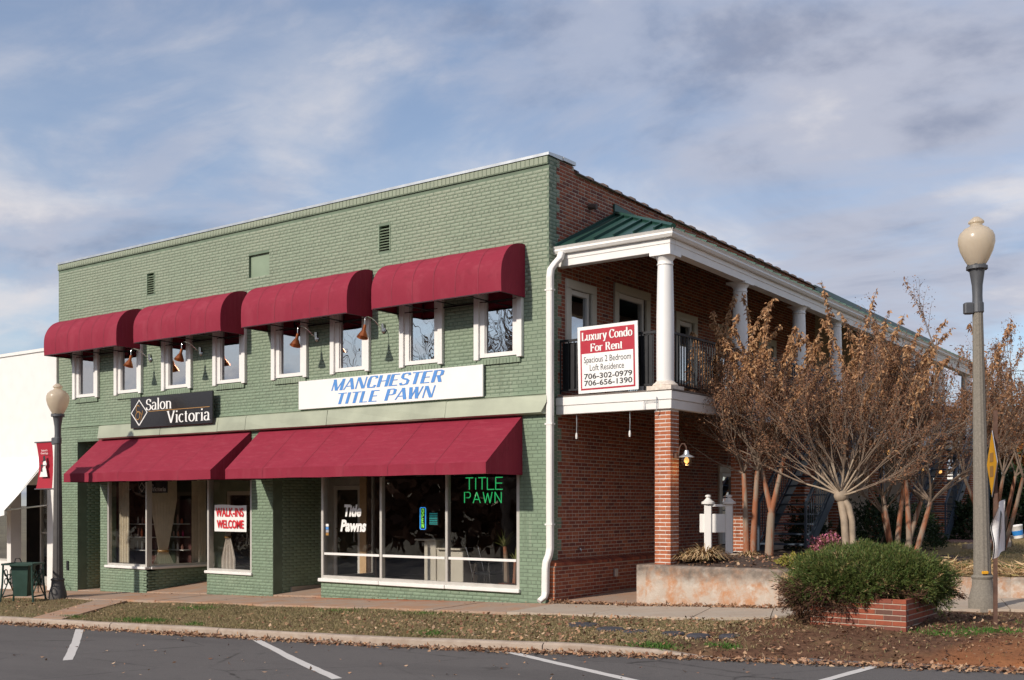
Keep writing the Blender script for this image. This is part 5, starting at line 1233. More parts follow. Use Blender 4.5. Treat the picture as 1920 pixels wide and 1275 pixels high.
def bfn(a, b): return (bx0+(bx1-bx0)*a+0.08*math.sin(math.pi*b)*(1-a), -1.85+0.03*math.sin(3*b), bz0+(bz1-bz0)*b)
MB().grid(bfn, 6, 14).build('cloth', 'banner', t)
for z in (bz0-.005, bz1+.005): MB().tube([(-12.66, -1.85, z), (-13.57, -1.85, z)], 0.016, 6).build('arm', 'postm', t)
FRb = ((bx0, -1.89, bz0), (1, 0, 0), (0, 0, 1), (0, -1, 0))
sn = lambda pts: (pts, [tuple(range(len(pts)))])
put('snowman', sn([(0, 0), (1, 0), (.84, .45), (.74, .62), (.9, .78), (.78, 1.0), (.5, 1.0), (.42, .8), (.5, .62), (.36, .5), (.2, .35)]), (0.22, 0.56, 0.28, 0.66), FRb, 'signwhite', t)
put('hat', sn([(0, 0), (1, 0.25), (.85, .4), (.7, 1), (.3, .9), (.35, .25), (0.05, .15)]), (0.32, 0.52, 0.63, 0.78), FRb, 'inkblack', t, 0.008)
put('scarf', sn([(0, 1), (.9, .8), (1, .95), (.3, .7), (.35, 0), (.1, 0), (.08, .7)]), (0.28, 0.50, 0.40, 0.58), FRb, 'inkblack', t, 0.008)
put('lettering', text_verts("Season's\nGreetings"), (0.28, 0.58, 0.80, 0.93), FRb, 'signwhite', t)
# litter bin in an ornamental frame
t = thing('litter_bin', 'dark green metal litter bin with scrollwork side panels by the left lamp', 'litter bin', (-12.95, -2.50, gz(-12.95, -2.5)), None, True, 0.0)
L = (0, 0, 0)
mb = MB(); w0, w1 = 0.15, 0.20
mb.v += [(-w0, -w0, .12), (w0, -w0, .12), (w0, w0, .12), (-w0, w0, .12), (-w1, -w1, .82), (w1, -w1, .82), (w1, w1, .82), (-w1, w1, .82)]; mb.f += [(0, 3, 2, 1), (0, 1, 5, 4), (1, 2, 6, 5), (2, 3, 7, 6), (3, 0, 4, 7)]
mb.build('bin', 'bingreen', t, loc=L); MB().bbox(-.22, .22, -.22, .22, .80, .85, .012).build('rim', 'bingreen', t, loc=L)
for (x, y) in ((-.34, -.30), (.34, -.30), (.34, .30), (-.34, .30)): MB().tube([(x*1.12, y*1.1, -.03), (x, y, .45), (x*.97, y*.97, .84)], .022, 6).build('leg', 'bingreen', t, loc=L)
fr = MB(); fr.bar((-.36, -.31, .86), (.36, -.31, .86), .04); fr.bar((-.36, .31, .86), (.36, .31, .86), .04); fr.bar((-.34, -.31, .861), (-.34, .31, .861), .04); fr.bar((.34, -.31, .861), (.34, .31, .861), .04); fr.bar((-.34, -.2, .85), (.34, -.2, .85), .03); fr.bar((-.34, .2, .85), (.34, .2, .85), .03); fr.build('top_frame', 'bingreen', t, loc=L)
for sx in (-1, 1):
    q = MB()
    for (cy, cz, r) in ((-.14, .66, .075), (.14, .66, .075), (-.14, .46, .07), (.14, .46, .07), (0, .56, .06)):
        q.tube([(sx*.335, cy+r*math.cos(a*.52), cz+r*math.sin(a*.52)) for a in range(13)], .012, 5)
    q.bar((sx*.34, -.30, .15), (sx*.34, .30, .78), .02); q.bar((sx*.34, .30, .15), (sx*.34, -.30, .78), .02); q.bar((sx*.345, -.31, .12), (sx*.345, .31, .12), .03); q.build('scroll_panel', 'bingreen', t, loc=L)
t.rotation_euler = (0, 0, 0.62)
t = thing('chair', 'black metal chair in front of the white shop at the far left', 'chair', (-15.2, -1.1, gz(-15.2, -1.1)), None, True); L = (0, 0, 0)
for x in (-.2, .2):
    for y in (-.2, .2): MB().tube([(x, y, 0), (x*.95, y*.95, .45)], .014, 6).build('leg', 'black', t, loc=L)
MB().lathe([(.001, .44), (.24, .44), (.25, .455), (.24, .47), (.001, .47)], L, 18).build('seat', 'black', t, loc=L)
MB().tube([(-.22, .2, .45), (-.23, .22, .75), (-.12, .24, .90), (.12, .24, .90), (.23, .22, .75), (.22, .2, .45)], .014, 6).tube([(-.1, .23, .47), (0, .24, .7), (.1, .23, .47)], .01, 6).build('backrest', 'black', t, loc=L); t.rotation_euler = (0, 0, 2.2)
# lantern on the front pillar
t = thing('wall_lantern', 'lit gooseneck lantern on the front brick pillar', 'wall lamp', (2.33, 0.42, 2.65), None, True); L = (0, 0, 0)
t.location = (PXC+0.165, 0.40, 2.60)
MB().tube([(0, 0, 0), (.06, 0, .02), (.08, 0, .14), (.12, 0, .20), (.17, 0, .20), (.205, 0, .14), (.21, 0, .07)], .012, 8).build('arm', 'rust', t, loc=L); MB().lathe([(.05, -.04), (.05, .04)], (0.0, 0, 0), 12).build('wall_plate', 'rust', t, loc=L)
smooth_auto(MB().lathe([(.03, .09), (.04, .07), (.05, .02), (.13, -.02), (.135, -.03), (.06, -.02), (.001, -.015)], (.21, 0, 0), 20).build('hood', 'flash', t, loc=L), 40)
smooth_auto(MB().lathe([(.085, -.03), (.088, -.10), (.075, -.14), (.04, -.165), (.001, -.17)], (.21, 0, 0), 16).build('glass', 'glass', t, loc=L)); smooth_auto(MB().lathe([(.02, -.03), (.042, -.07), (.042, -.10), (.02, -.13), (.001, -.135)], (.21, 0, 0), 12).build('bulb', 'bulb', t, loc=L))
pl = bpy.data.lights.new('lantern_light', 'POINT'); pl.energy = 1.6; pl.color = (1, .62, .25); pl.shadow_soft_size = .05; po = bpy.data.objects.new('lantern_light', pl); COL.objects.link(po); po.location = (PXC+0.165+.21, .40, 2.60-.22)
# pull cords, hanging hook
for i, (x, y, lb) in enumerate(((0.40, 0.30, 'white pull cord hanging under the balcony near the downspout'), (1.50, 0.30, 'white pull cord hanging under the balcony near the brick pillar'))):
    t = thing('pull_cord', lb, 'cord', (x, y, 3.0), 'cords under the balcony'); MB().tube([(x, y, 3.40), (x+.004, y, 3.2), (x, y, 3.06)], .008, 6).build('cord', 'flash', t); MB().lathe([(.008, .0), (.018, -.02), (.022, -.07), (.016, -.11), (.001, -.115)], (x, y, 3.06), 10).build('handle', 'white', t)
t = thing('hook_bracket', 'small metal hook bracket on the porch band above the pillar', 'bracket', (2.1, 0.17, 3.4)); MB().tube([(1.86, .165, 3.40), (1.86, .165, 3.53), (2.10, .165, 3.53), (2.10, .165, 3.36), (2.06, .165, 3.34)], .008, 6).tube([(2.1, .165, 3.6), (2.1, .165, 3.5)], .008, 6).build('hook', 'flash', t)
# white post frame between the pillars
t = thing('sign_post', 'empty white sign frame of two capped posts beside the porch pillars', 'post', (2.36, 2.0, 0.86), None, True); L = (0, 0, 0)
for x in (-.18, .20):
    p = MB().bbox(x-.065, x+.065, -.065, .065, -.05, .92, .008).build('post', 'white', t, loc=L); smooth_auto(MB().lathe([(.12, .92), (.12, .955), (.085, .975), (.04, 1.02), (.03, 1.035), (.055, 1.055), (.05, 1.08), (.001, 1.095)], (x, 0, 0), 16).build('cap', 'white', p, loc=(0, 0, 0)), 40)
MB().bbox(-.11, .14, -.05, .05, .87, .915, .006).build('top_rail', 'white', t, loc=L); MB().bbox(-.33, .14, -.035, .035, .40, .74, .006).build('board', 'white', t, loc=L); MB().bbox(-.45, .5, -.25, .25, -.06, .03, .01).build('pad', 'concrete_b', t, loc=L)
t.rotation_euler = (0, 0, 0.35)
# stairs
def stair(x0, x1, y0, label, steps=15, rise=0.19, run=0.235):
    t = thing('metal_stair', label, 'stairs', ((x0+x1)/2, y0, 0.85), 'dark steel stairs up to the gallery'); zb = upz(x0, y0)
    for k in range(steps): MB().bbox(x0, x1, y0+k*run, y0+k*run+.26, zb+rise*(k+1)-.035, zb+rise*(k+1), .005).build('tread', 'navy', t)
    zt = zb+rise*steps; ye = y0+run*steps
    for x in (x0-.02, x1+.02): MB().ext([(x-.02, y0-.10, zb-.02), (x-.02, y0+.16, zb-.02), (x-.02, ye+.1, zt-.16), (x-.02, ye+.1, zt+.06), (x-.02, ye-.1, zt+.06)], (.04, 0, 0)).build('stringer', 'navy', t)
    for x in (x0-.02, x1+.02):
        r = MB(); r.bar((x, y0, zb+.95), (x, ye, zt+.95), .045, .04); r.bar((x, y0, zb), (x, y0, zb+.97), .04); r.bar((x, y0+.05, zb+.22), (x, ye, zt+.2), .025); o = r.build('railing', 'navy', t)
        for k in range(2*steps): f = (k+.5)/(2*steps); yy = y0+run*steps*f; zz = zb+rise*steps*f; MB().box(x-.007, x+.007, yy-.007, yy+.007, zz+.2, zz+.94).build('baluster', 'navy', o)
    MB().box(x0-.06, x1+.06, ye+.08, ye+1.1, zt-.06, zt).build('landing', 'navy', t)
    for x in (x0, x1): MB().box(x-.05, x+.05, ye+.95, ye+1.05, 0.7, zt-.06).build('post', 'navy', t)
stair(2.46, 3.36, 3.62, 'dark steel stair rising to the gallery behind the first crape myrtle'); stair(2.52, 3.42, 13.0, 'far dark steel stair at the rear of the gallery')
# strings of small lit bulbs along the rear of the porch
for i, (x, y, z, lb) in enumerate(((2.4, 14.6, 2.75, 'left of the pair glowing by the far stair'), (2.45, 16.2, 2.72, 'right of the pair glowing by the far stair'), (2.35, 9.4, 3.15, 'glowing bulb under the gallery behind the middle crape myrtle'), (2.35, 11.9, 3.1, 'glowing bulb under the gallery above the third crape myrtle'))):
    t = thing('bulb_lamp', 'small warm bulb lamp, '+lb, 'lamp', (x, y, z)); MB().tube([(x, y, z+.05), (x, y, 3.40)], .006, 5).build('cord', 'black', t); smooth_auto(MB().lathe([(.02, .06), (.055, .0), (.05, -.05), (.001, -.075)], (x, y, z), 12).build('bulb', 'bulb', t))
# traffic signs on one post
t = thing('sign_post', 'rusty steel sign post standing in red clay at the right edge', 'post', (7.83, -1.27, vz(7.83, -1.27))); zg = vz(7.83, -1.27)
q = MB(); q.box(-.03, .03, -.012, .012, -.1, 2.75); q.box(-.03, -.02, .012, .03, -.1, 2.75); q.box(.02, .03, .012, .03, -.1, 2.75)
rot = Matrix.Rotation(TH+math.radians(80), 4, 'Z'); q.v = [tuple(rot @ Vector(v)+Vector((7.83, -1.27, zg))) for v in q.v]; q.build('post', 'rust', t)
vd = (Vector((7.83, -1.27, 0))-Vector((EYE.x, EYE.y, 0))).normalized(); rt = Vector((-vd.y, vd.x, 0))*-1
def plate_frame(ang): d = (vd*math.cos(ang)+rt*math.sin(ang)); n = d.cross(Vector((0, 0, 1))); return d, n
t = thing('warning_sign', 'yellow diamond warning sign seen nearly edge on, beside the lamp post', 'sign', (7.83, -1.27, 1.9)); d, n = plate_frame(math.radians(-8.5)); 
n = -n if n.dot(vd) > 0 else n
c = Vector((7.83, -1.27, 2.30))+n*.05
def dia(c, s): return [c-Vector((0, 0, s)), c+d*s, c+Vector((0, 0, s)), c-d*s]
MB().ext(dia(c, .43), n*-.006).build('plate', 'steel', t); MB().poly([p+n*.003 for p in dia(c, .41)]).build('face', 'yellow', t)
for (a, b) in ((.02, .14), (-.17, -.03)):
    MB().poly([c+n*.006+d*u+Vector((0, 0, v)) for u, v in ((-.14, a), (.14, a), (.14, b), (-.14, b))]).build('legend', 'gold', t)
t = thing('bent_sign', 'crumpled white sign plate with a dark oval, below the yellow diamond', 'sign', (7.83, -1.27, 1.2)); d, n = plate_frame(math.radians(48)); n = -n if n.dot(vd) > 0 else n; c = Vector((7.83, -1.27, 1.46))+n*.05
def bent(a, b):
    u, v = a-.5, b-.5; cur = 0.09*math.sin(a*4+1)+0.07*max(0, .28-a)*4*max(0, b-.6)*3+0.03*math.sin(b*7)*math.cos(a*5)
    return c+d*(u*.36)+Vector((0, 0, v*.66+(u)*.10))+n*cur
MB().grid(bent, 12, 16).build('plate', 'signwhite', t)
ring = []
for k in range(25):
    a = 2*math.pi*k/24
    ring.append((bent(.55+.13*math.cos(a), .47+.30*math.sin(a))+n*.008, bent(.55+.20*math.cos(a), .47+.38*math.sin(a))+n*.008))
r = MB()
for k in range(24): r.quad(ring[k][0], ring[k][1], ring[k+1][1], ring[k+1][0])
r.build('oval_mark', 'inkblack', t)
e = MB()
for k in range(16): e.quad(bent(.97, k/16)+n*.006, bent(1, k/16)+n*.006, bent(1, (k+1)/16)+n*.006, bent(.97, (k+1)/16)+n*.006); e.quad(bent(0, k/16)+n*.006, bent(.03, k/16)+n*.006, bent(.03, (k+1)/16)+n*.006, bent(0, (k+1)/16)+n*.006)
e.build('edge_band', 'inkblack', t)
# stepping discs in the verge
for i, ((x, y), r, lb) in enumerate(zip(((2.56, -2.88), (3.23, -3.22), (3.73, -3.39), (4.30, -3.39), (4.72, -3.50), (5.13, -3.42)), (.25, .20, .18, .16, .16, .15), ('largest dark round stepping disc in the grass, leftmost of the row', 'dark round stepping disc second from the left', 'dark round stepping disc third from the left', 'dark round stepping disc fourth from the left', 'dark round stepping disc fifth from the left', 'dark round stepping disc nearest the juniper planter'))):
    z = gz(x, y)-.028; tag(smooth_auto(MB().lathe([(r, 0), (r, .03), (r-.03, .05), (.001, .052)], (x, y, z), 20).build('stepping_stone', 'stonedark'), 30), lb, 'stone', 'stepping discs in the verge')
# bucket
t = thing('bucket', 'white plastic bucket with blue label lying on the lawn', 'bucket', (4.59, 15.9, 0.86), None, True); L = (0, 0, 0)
smooth_auto(MB().lathe([(.15, 0), (.185, .40), (.195, .41), (.195, .44), (.18, .44), (.14, .03)], L, 20).build('pail', 'signwhite', t, loc=L), 40); MB().lathe([(.164, .10), (.178, .26)], L, 20).build('label_band', 'blueplastic', t, loc=L); t.rotation_euler = (0.12, -0.14, 0); t.scale = (.8, .8, .8)
# utility wires
for i, (z0, z1, lb) in enumerate(((8.9, 8.5, 'topmost thin overhead wire at the right edge'), (8.3, 7.9, 'middle thin overhead wire at the right edge'), (7.5, 7.2, 'lowest thin overhead wire at the right edge'))):
    q = MB(); a = Vector((-2.6, 49, z0+.2)); b = Vector((36, 40, z1+2.4)); q.tube([a.lerp(b, k/10)-Vector((0, 0, 1.2*4*(k/10)*(1-k/10))) for k in range(11)], .02, 5); tag(q.build('overhead_wire', 'black'), lb, 'wire', 'overhead wires')

# ================================================================ NEIGHBOURING WHITE SHOP
W = thing('white_shop', 'white painted single storey shop at the left edge', 'building', (-22, 0, -0.6))
w = MB()
for (a, b, c, d) in wall_cells(-40, -15.585, -1.2, 5.85, [(-17.9, -16.05, -1.2, 2.3), (-24, -18.1, 0.2, 2.3)]): w.box(a, b, 0.0, 0.3, c, d)
w.box(-40, -15.585, 0.3, 20, 5.5, 5.7); w.build('wall', 'white', W); MB().box(-40, -15.58, -.04, .34, 5.85, 5.93).build('coping', 'white', W)
MB().bbox(-16.03, -15.59, -.06, 0.0, -1.1, 5.7, .01).build('pilaster', 'white', W)
# recessed glazed entry
fr = MB(); 
for x in (-17.86, -17.25, -16.62, -16.10): fr.box(x-.03, x+.03, .85, .93, -0.5, 2.25)
fr.box(-17.9, -16.05, .85, .93, 2.2, 2.3); fr.box(-17.9, -16.05, .85, .93, -0.55, -0.25); fr.box(-17.9, -16.05, .86, .92, 0.95, 1.0)
fr = fr.build('shop_window', 'alum', W)
for (a, b) in ((-17.83, -17.28), (-17.22, -16.65), (-16.59, -16.13)): MB().box(a, b, .885, .893, -.25, 2.2).build('pane', 'glass', fr)
fr2 = MB()
for x in (-24, -21, -18.15): fr2.box(x-.04, x+.04, .05, .12, .2, 2.3)
fr2.box(-24, -18.1, .05, .12, .2, .26); fr2 = fr2.build('shop_window', 'alum', W); MB().box(-23.9, -18.2, .08, .088, .26, 2.3).build('pane', 'glass', fr2)
MB().box(-24, -15.7, 4.0, 4.1, -1, 2.8).box(-24, -15.7, .32, 4.1, 2.6, 2.7).box(-24, -15.7, .95, 4.1, -.62, -.55).build('shop_room', 'intbrown', W)
MB().bbox(-16.7, -16.2, 1.2, 1.7, -.5, .85, .01).build('cabinet', 'white', W)
MB().box(-17.9, -16.05, .0, .95, -.8, gz(-17, 0)+.03).build('entry_floor', 'concrete', W)
t = thing('awning', 'large white canvas awning of the shop at the left edge', 'awning', (-20, -1.2, 1.5)); xa, xb = -26.0, -15.95; D = 1.28
m_ = MB(); n = 30
for i in range(n+1):
    for j in range(9): v = j/8; m_.v.append((xa+(xb-xa)*i/n, -D*(1-v), 1.62+(3.05-1.62)*v-.03*math.sin(math.pi*v)))
for i in range(n):
    for j in range(8): a = i*9+j; m_.f.append((a, a+9, a+10, a+1))
smooth_auto(m_.build('canopy', 'whitefabric', t)); vl = MB()
for i in range(60): x = xa+(xb-xa)*i/60; x2 = xa+(xb-xa)*(i+1)/60; s = .04*abs(math.sin(i*1.05)); s2 = .04*abs(math.sin((i+1)*1.05)); vl.quad((x, -D, 1.50-s), (x2, -D, 1.50-s2), (x2, -D, 1.622), (x, -D, 1.622))
vl.build('valance', 'whitefabric', t); MB().tube([(xb-.05, -D+.05, 1.62), (xb-.05, -.05, 1.75)], .02, 6).tube([(xb-.05, -D+.05, 1.60), (xb-.05, -.05, 3.0)], .02, 6).build('support_arm', 'alum', t)
# ================================================================ PLANTING
def leaf_mesh(name, Pn, D, Sd, L, W, mat, parent=None, fold=0.0):
    """Pn base points, D unit directions, Sd unit side vectors, L, W arrays -> rhombic leaves"""
    n = len(Pn); L = np.asarray(L).reshape(-1, 1); W = np.asarray(W).reshape(-1, 1)
    nrm = np.cross(D, Sd); mid = Pn+D*L*0.45
    V = np.stack([Pn, mid+Sd*W*0.5+nrm*fold*W, Pn+D*L, mid-Sd*W*0.5+nrm*fold*W], 1).reshape(-1, 3)
    return link(name, np_mesh(name, V, np.arange(n*4).reshape(-1, 4)), mat, parent)
def unit(a): return a/np.maximum(1e-9, np.linalg.norm(a, axis=1, keepdims=True))
def side_of(D, r=None):
    r = nr.normal(size=D.shape) if r is None else r
    return unit(np.cross(D, r))
# ---- planter
PB = thing('brick_planter', 'low square red brick planter holding the juniper', 'planter', (6.49, -2.1, 0.1)); bx0, bx1, by0, by1, bz0, bz1 = 5.93, 7.14, -2.78, -1.40, -0.02, 0.60
pc = MB(); pc.box(bx0+.008, bx1-.008, by0+.008, by0+.10, bz0, bz1-.01); pc.box(bx0+.008, bx1-.008, by1-.10, by1-.008, bz0, bz1-.01); pc.box(bx0+.008, bx0+.10, by0+.1, by1-.1, bz0, bz1-.01); pc.box(bx1-.10, bx1-.008, by0+.1, by1-.1, bz0, bz1-.01); pc = pc.build('wall', 'mortar', PB)
bl = []
for r in range(9):
    z = bz0+.03+(r+.5)*COURSE
    for k in range(7):
        a = bx0+(k-(.5 if r % 2 else 0))*.2085; b = a+.203; a, b = max(a, bx0), min(b, bx1)
        if b-a > .04: bl.append((((a+b)/2, by0, z), 0, b-a, BH))
    for k in range(8):
        a = by0+.11*(1 if r % 2 else 0)+(k-(0 if r % 2 else .5))*.2085; b = a+.203; a, b = max(a, by0+.02), min(b, by1)
        if b-a > .04: bl.append(((bx1, (a+b)/2, z), math.pi/2, b-a, BH)); bl.append(((bx0, (a+b)/2, z), -math.pi/2, b-a, BH))
lay(bl, pc, 'planterbrick', 300); MB().box(bx0+.1, bx1-.1, by0+.1, by1-.1, .3, .52).build('soil', 'mulch', PB)
# ---- juniper
JU = thing('juniper_bush', 'spreading green juniper with brown dead undergrowth spilling over a brick planter', 'shrub', (6.49, -2.1, 0.55)); jc = np.array([6.33, -1.95, 0.70])
def lump(t, p): return 1+0.11*np.sin(3*t+1.3)+0.08*np.sin(5*t+p*4)+0.06*np.sin(9*t-p*7)
def dome(n, plo, phi, rx=0.86, rz=0.35, shell=(0.82, 1.0)):
    t = nr.uniform(0, 2*np.pi, n); sp = nr.uniform(np.sin(plo), np.sin(phi), n); p = np.arcsin(sp); q = nr.uniform(shell[0], shell[1], n)*lump(t, p)
    N_ = np.stack([np.cos(p)*np.cos(t), np.cos(p)*np.sin(t), np.sin(p)], 1); return jc+N_*np.stack([rx*q, rx*q, rz*q], 1), N_
def sprays(name, Pn, Nn, per, L, W, mat, parent, spread=0.5, up=0.25, slen=0.13):
    n = len(Pn); ax = unit(Nn+nr.normal(0, spread, (n, 3))+np.array([0, 0, up])); sd = side_of(ax)
    P_, D_, S_ = [], [], []
    for k in range(per):
        f = k/per; s = 1 if k % 2 else -1
        base = Pn+ax*(slen*f)+nr.normal(0, .006, (n, 3)); d = unit(ax*0.9+sd*s*0.75*(1-.5*f)+nr.normal(0, .18, (n, 3))); P_.append(base); D_.append(d); S_.append(side_of(d))
    Pn = np.concatenate(P_); D_ = np.concatenate(D_); S_ = np.concatenate(S_); m = len(Pn)
    o = leaf_mesh(name, Pn, D_, S_, nr.uniform(L*.7, L*1.3, m), nr.uniform(W*.7, W*1.3, m), mat, parent, .15); o['kind'] = 'stuff'; return o
def clumps(nc, plo, phi, per, rad, rise):
    c, nn = dome(nc, plo, phi, shell=(.86, .98)); c = np.repeat(c, per, 0); nn = np.repeat(nn, per, 0); m = len(c); o = nr.normal(0, 1, (m, 3)); o -= nn*np.sum(o*nn, 1, keepdims=True); o = unit(o); r = np.sqrt(nr.random((m, 1)))
    sz = np.repeat(nr.uniform(.7, 1.35, (nc, 1)), per, 0); return c+o*r*rad*sz+nn*(1-r*r)*rise*sz, unit(nn+o*r*.9)
p, n_ = clumps(120, 0.02, 1.57, 46, .17, .13); sprays('foliage', p, n_, 13, .046, .0095, 'juniper', JU, .35, .2, .13)
p, n_ = clumps(60, -0.22, 0.25, 34, .15, .12); sprays('foliage', p, n_, 12, .046, .0095, 'juniper', JU, .35, .0, .13)
p, n_ = dome(5200, -1.1, 0.12, .98, .58, (.6, 1.04)); uu = (p[:, 0]-6.33)*.807+(p[:, 1]+2.05)*.59; k = (p[:, 2] > 0.10) & ((uu < -.97) | ((uu < -.66) & (p[:, 2] > .46)) | (p[:, 2] > 0.53+.28*np.clip(uu+.1, -.8, .4)+.07*np.sin(uu*9))) & (p[:, 2] < .74-.12*uu+.08*np.sin(uu*7)); sprays('dead_foliage', p[k], n_[k], 8, .065, .013, 'juniperdead', JU, up=-.35)
p, n_ = dome(1000, -0.1, 1.5, .80, .36, (.5, .95)); sprays('dead_foliage', p, n_, 6, .07, .014, 'juniperdead', JU)
br = MB()
for k in range(70):
    t_ = U(0, 6.28); e = U(-.15, .9); r = U(.6, .8); a = Vector((6.33+U(-.3, .3), -2.05+U(-.3, .3), .50)); b = Vector((6.33+math.cos(t_)*math.cos(e)*r, -2.05+math.sin(t_)*math.cos(e)*r, .58+math.sin(e)*.5)); m1 = a.lerp(b, .5)+Vector((U(-.1, .1), U(-.1, .1), U(0, .12))); br.tube([a, m1, b], [.018, .012, .005], 5)
br.build('branches', 'juniperdead', JU)
p, n_ = dome(210, 0.0, 1.4, shell=(1.0, 1.10)); sprays('dead_foliage', p, n_, 10, .05, .010, 'straw', JU, .5, .1, .10)
p, n_ = dome(170, 0.05, 1.5, shell=(.95, 1.12)); sprays('foliage', p, n_, 16, .05, .009, 'juniper', JU, .45, .5, .26)
# ---- crape myrtles
class Tree:
    def __init__(s): s.w = MB(); s.tw = MB(); s.tips = []; s.pl = []
    def limb(s, p, d, L, r0, r1, bend=.15, n=5, wood=True, sides=6):
        p = Vector(p); d = Vector(d).normalized(); pts = [p.copy()]; side = Vector((U(-1, 1), U(-1, 1), U(-.3, .5)))
        for k in range(n): d = (d+side*bend/n+Vector((U(-1, 1), U(-1, 1), U(-1, 1)))*bend*.35/n).normalized(); p = p+d*L/n; pts.append(p.copy())
        (s.w if wood else s.tw).tube(pts, [r0+(r1-r0)*k/n for k in range(n+1)], sides, False); return pts, d
    def shoots(s, p, d, L, r, lvl, spread, up=.35, n=(2, 4), maxlvl=3):
        pts, dd = s.limb(p, d, L*U(.7, 1.25), r, r*.5, U(.2, .75), 4, False, 4)
        if lvl >= maxlvl: s.tips.append(pts); return
        for k in range(rng.randint(*n)):
            f = rng.choice((2, 3, 4, 4)); q = pts[f]; nd = (dd+Vector((U(-1, 1), U(-1, 1), U(-.5, .9)))*spread+Vector((0, 0, up*.4))).normalized(); s.shoots(q, nd, L*U(.55, .85), r*.6, lvl+1, spread, up, n, maxlvl)
        s.tips.append(pts[2:])
    def foliage(s, t, zc, plume=0.5, dens=34, seeds=10):
        lp, ld, ll, lw = [], [], [], []; sp, sd = [], []
        for pts in s.tips:
            a, b = np.array(pts[0]), np.array(pts[-1]); z = b[2]; hi = 1/(1+math.exp(-(z-zc)*2.6)); L = np.linalg.norm(b-a)
            if rng.random() < plume*(.25+.75*hi):
                m = int(dens*(.5+hi)*L/.5); f = nr.uniform(0, 1.08, m)[:, None]; P_ = a+(b-a)*f+nr.normal(0, .018, (m, 3)); D_ = np.stack([nr.normal(0, .55, m), nr.normal(0, .55, m), nr.uniform(-1.3, .1, m)], 1); lp.append(P_); ld.append(D_); ll.append(nr.uniform(.045, .085, m)); lw.append(nr.uniform(.018, .032, m))
            m = seeds; f = nr.uniform(.3, 1.2, m)[:, None]; sp.append(a+(b-a)*f+nr.normal(0, .045, (m, 3))); sd.append(nr.normal(0, 1, (m, 3)))
        P_ = np.concatenate(lp); D_ = unit(np.concatenate(ld)); o = leaf_mesh('crown', P_, D_, side_of(D_), np.concatenate(ll), np.concatenate(lw), 'dryleaf', t, .25); o['kind'] = 'stuff'
        P_ = np.concatenate(sp); D_ = unit(np.concatenate(sd)); m = len(P_); o = leaf_mesh('seed_heads', P_, D_, side_of(D_), nr.uniform(.018, .045, m), nr.uniform(.010, .022, m), 'seed', t, .2); o['kind'] = 'stuff'
    def plumes(s, starts, n, L=(1.0, 1.9), out=.5, z_top=5.7):
        for k in range(n):
            q = Vector(rng.choice(starts)); a = U(0, 6.28); e = out*U(.3, 1.0); d = Vector((math.cos(a)*e, math.sin(a)*e, 1)).normalized(); ln = min(U(*L), (z_top-q.z)/max(.3, d.z)); ln = max(.5, ln)
            pts = [q]; hang = Vector((math.cos(a+U(-1, 1)), math.sin(a+U(-1, 1)), -.9 if rng.random() < .35 else .2))
            for j in range(9): d = (d+hang*.05*(j/4)).normalized(); pts.append(pts[-1]+d*ln/9)
            s.tw.tube(pts, [.010-.0008*j for j in range(10)], 4, False); s.pl.append(pts)
    def plume_leaves(s, t, per=150):
        P_, D_, L_ = [], [], []
        for pts in s.pl:
            A = np.array(pts); f = nr.uniform(.12, 1, per)*(len(A)-1); i = np.minimum(f.astype(int), len(A)-2); w = (f-i)[:, None]; c = A[i]*(1-w)+A[i+1]*w; clump = np.sin(f*4.4+nr.uniform(0, 6))*.5+.75; k = nr.random(per) < clump
            c = c[k]; m = len(c); P_.append(c+nr.normal(0, .016, (m, 3))); D_.append(np.stack([nr.normal(0, .5, m), nr.normal(0, .5, m), nr.uniform(-1.3, -.1, m)], 1)); L_.append(nr.uniform(.055, .105, m))
        P_ = np.concatenate(P_); D_ = unit(np.concatenate(D_)); L_ = np.concatenate(L_); o = leaf_mesh('plumes', P_, D_, side_of(D_), L_, L_*nr.uniform(.32, .48, len(L_)), 'plumeleaf', t, .3); o['kind'] = 'stuff'
    def done(s, t, bark): smooth_auto(s.w.build('trunk', bark, t), 80); s.tw.build('twigs', 'twig', t)['kind'] = 'stuff'
# A: two red barked stems beside the porch
t = thing('crape_myrtle', 'crape myrtle with twin red peeling trunks next to the brick pillars', 'tree', (2.95, 2.15, .84), 'crape myrtles'); T = Tree()
for (x, y, dx, dy, h) in ((2.92, 2.0, -.03, 0, 1.55), (3.0, 2.06, .02, .05, 1.6), (3.22, 2.28, .02, .02, .85)):
    pts, d = T.limb((x, y, .78), (dx, dy, 1), h, .062 if h > 1 else .085, .045 if h > 1 else .07, .06, 6, True, 8)
    ends = [(pts[-1], d)]
    if h < 1:
        ends = []
        for sx in (-.22, .24): q, e = T.limb(pts[-1], (sx, .05*sx, 1), 1.0, .055, .04, .08, 5, True, 8); ends.append((q[-1], e))
    for q, e in ends:
        for k in range(7):
            a = U(0, 6.28) if k else U(2.6, 3.9); el = U(.30, 1.2) if k else U(.15, .4); T.shoots(q, (math.cos(a)*math.cos(el), math.sin(a)*math.cos(el), math.sin(el)+.15), U(.6, 1.1), .016, 0, .55)
T.foliage(t, 3.5, .22, 22, 20); T.plumes([q[-1] for q in T.tips if q[-1].z < 3.7 and q[-1].z > 2.6], 14, (1.0, 2.0), .45, 5.7); T.plumes([Vector((2.1+.28*k+U(-.1, .1), 2.2+U(-.5, .3), U(3.3, 3.8))) for k in range(6)], 16, (1.2, 2.1), .30, 5.8); T.plume_leaves(t, 340); T.done(t, 'bark')
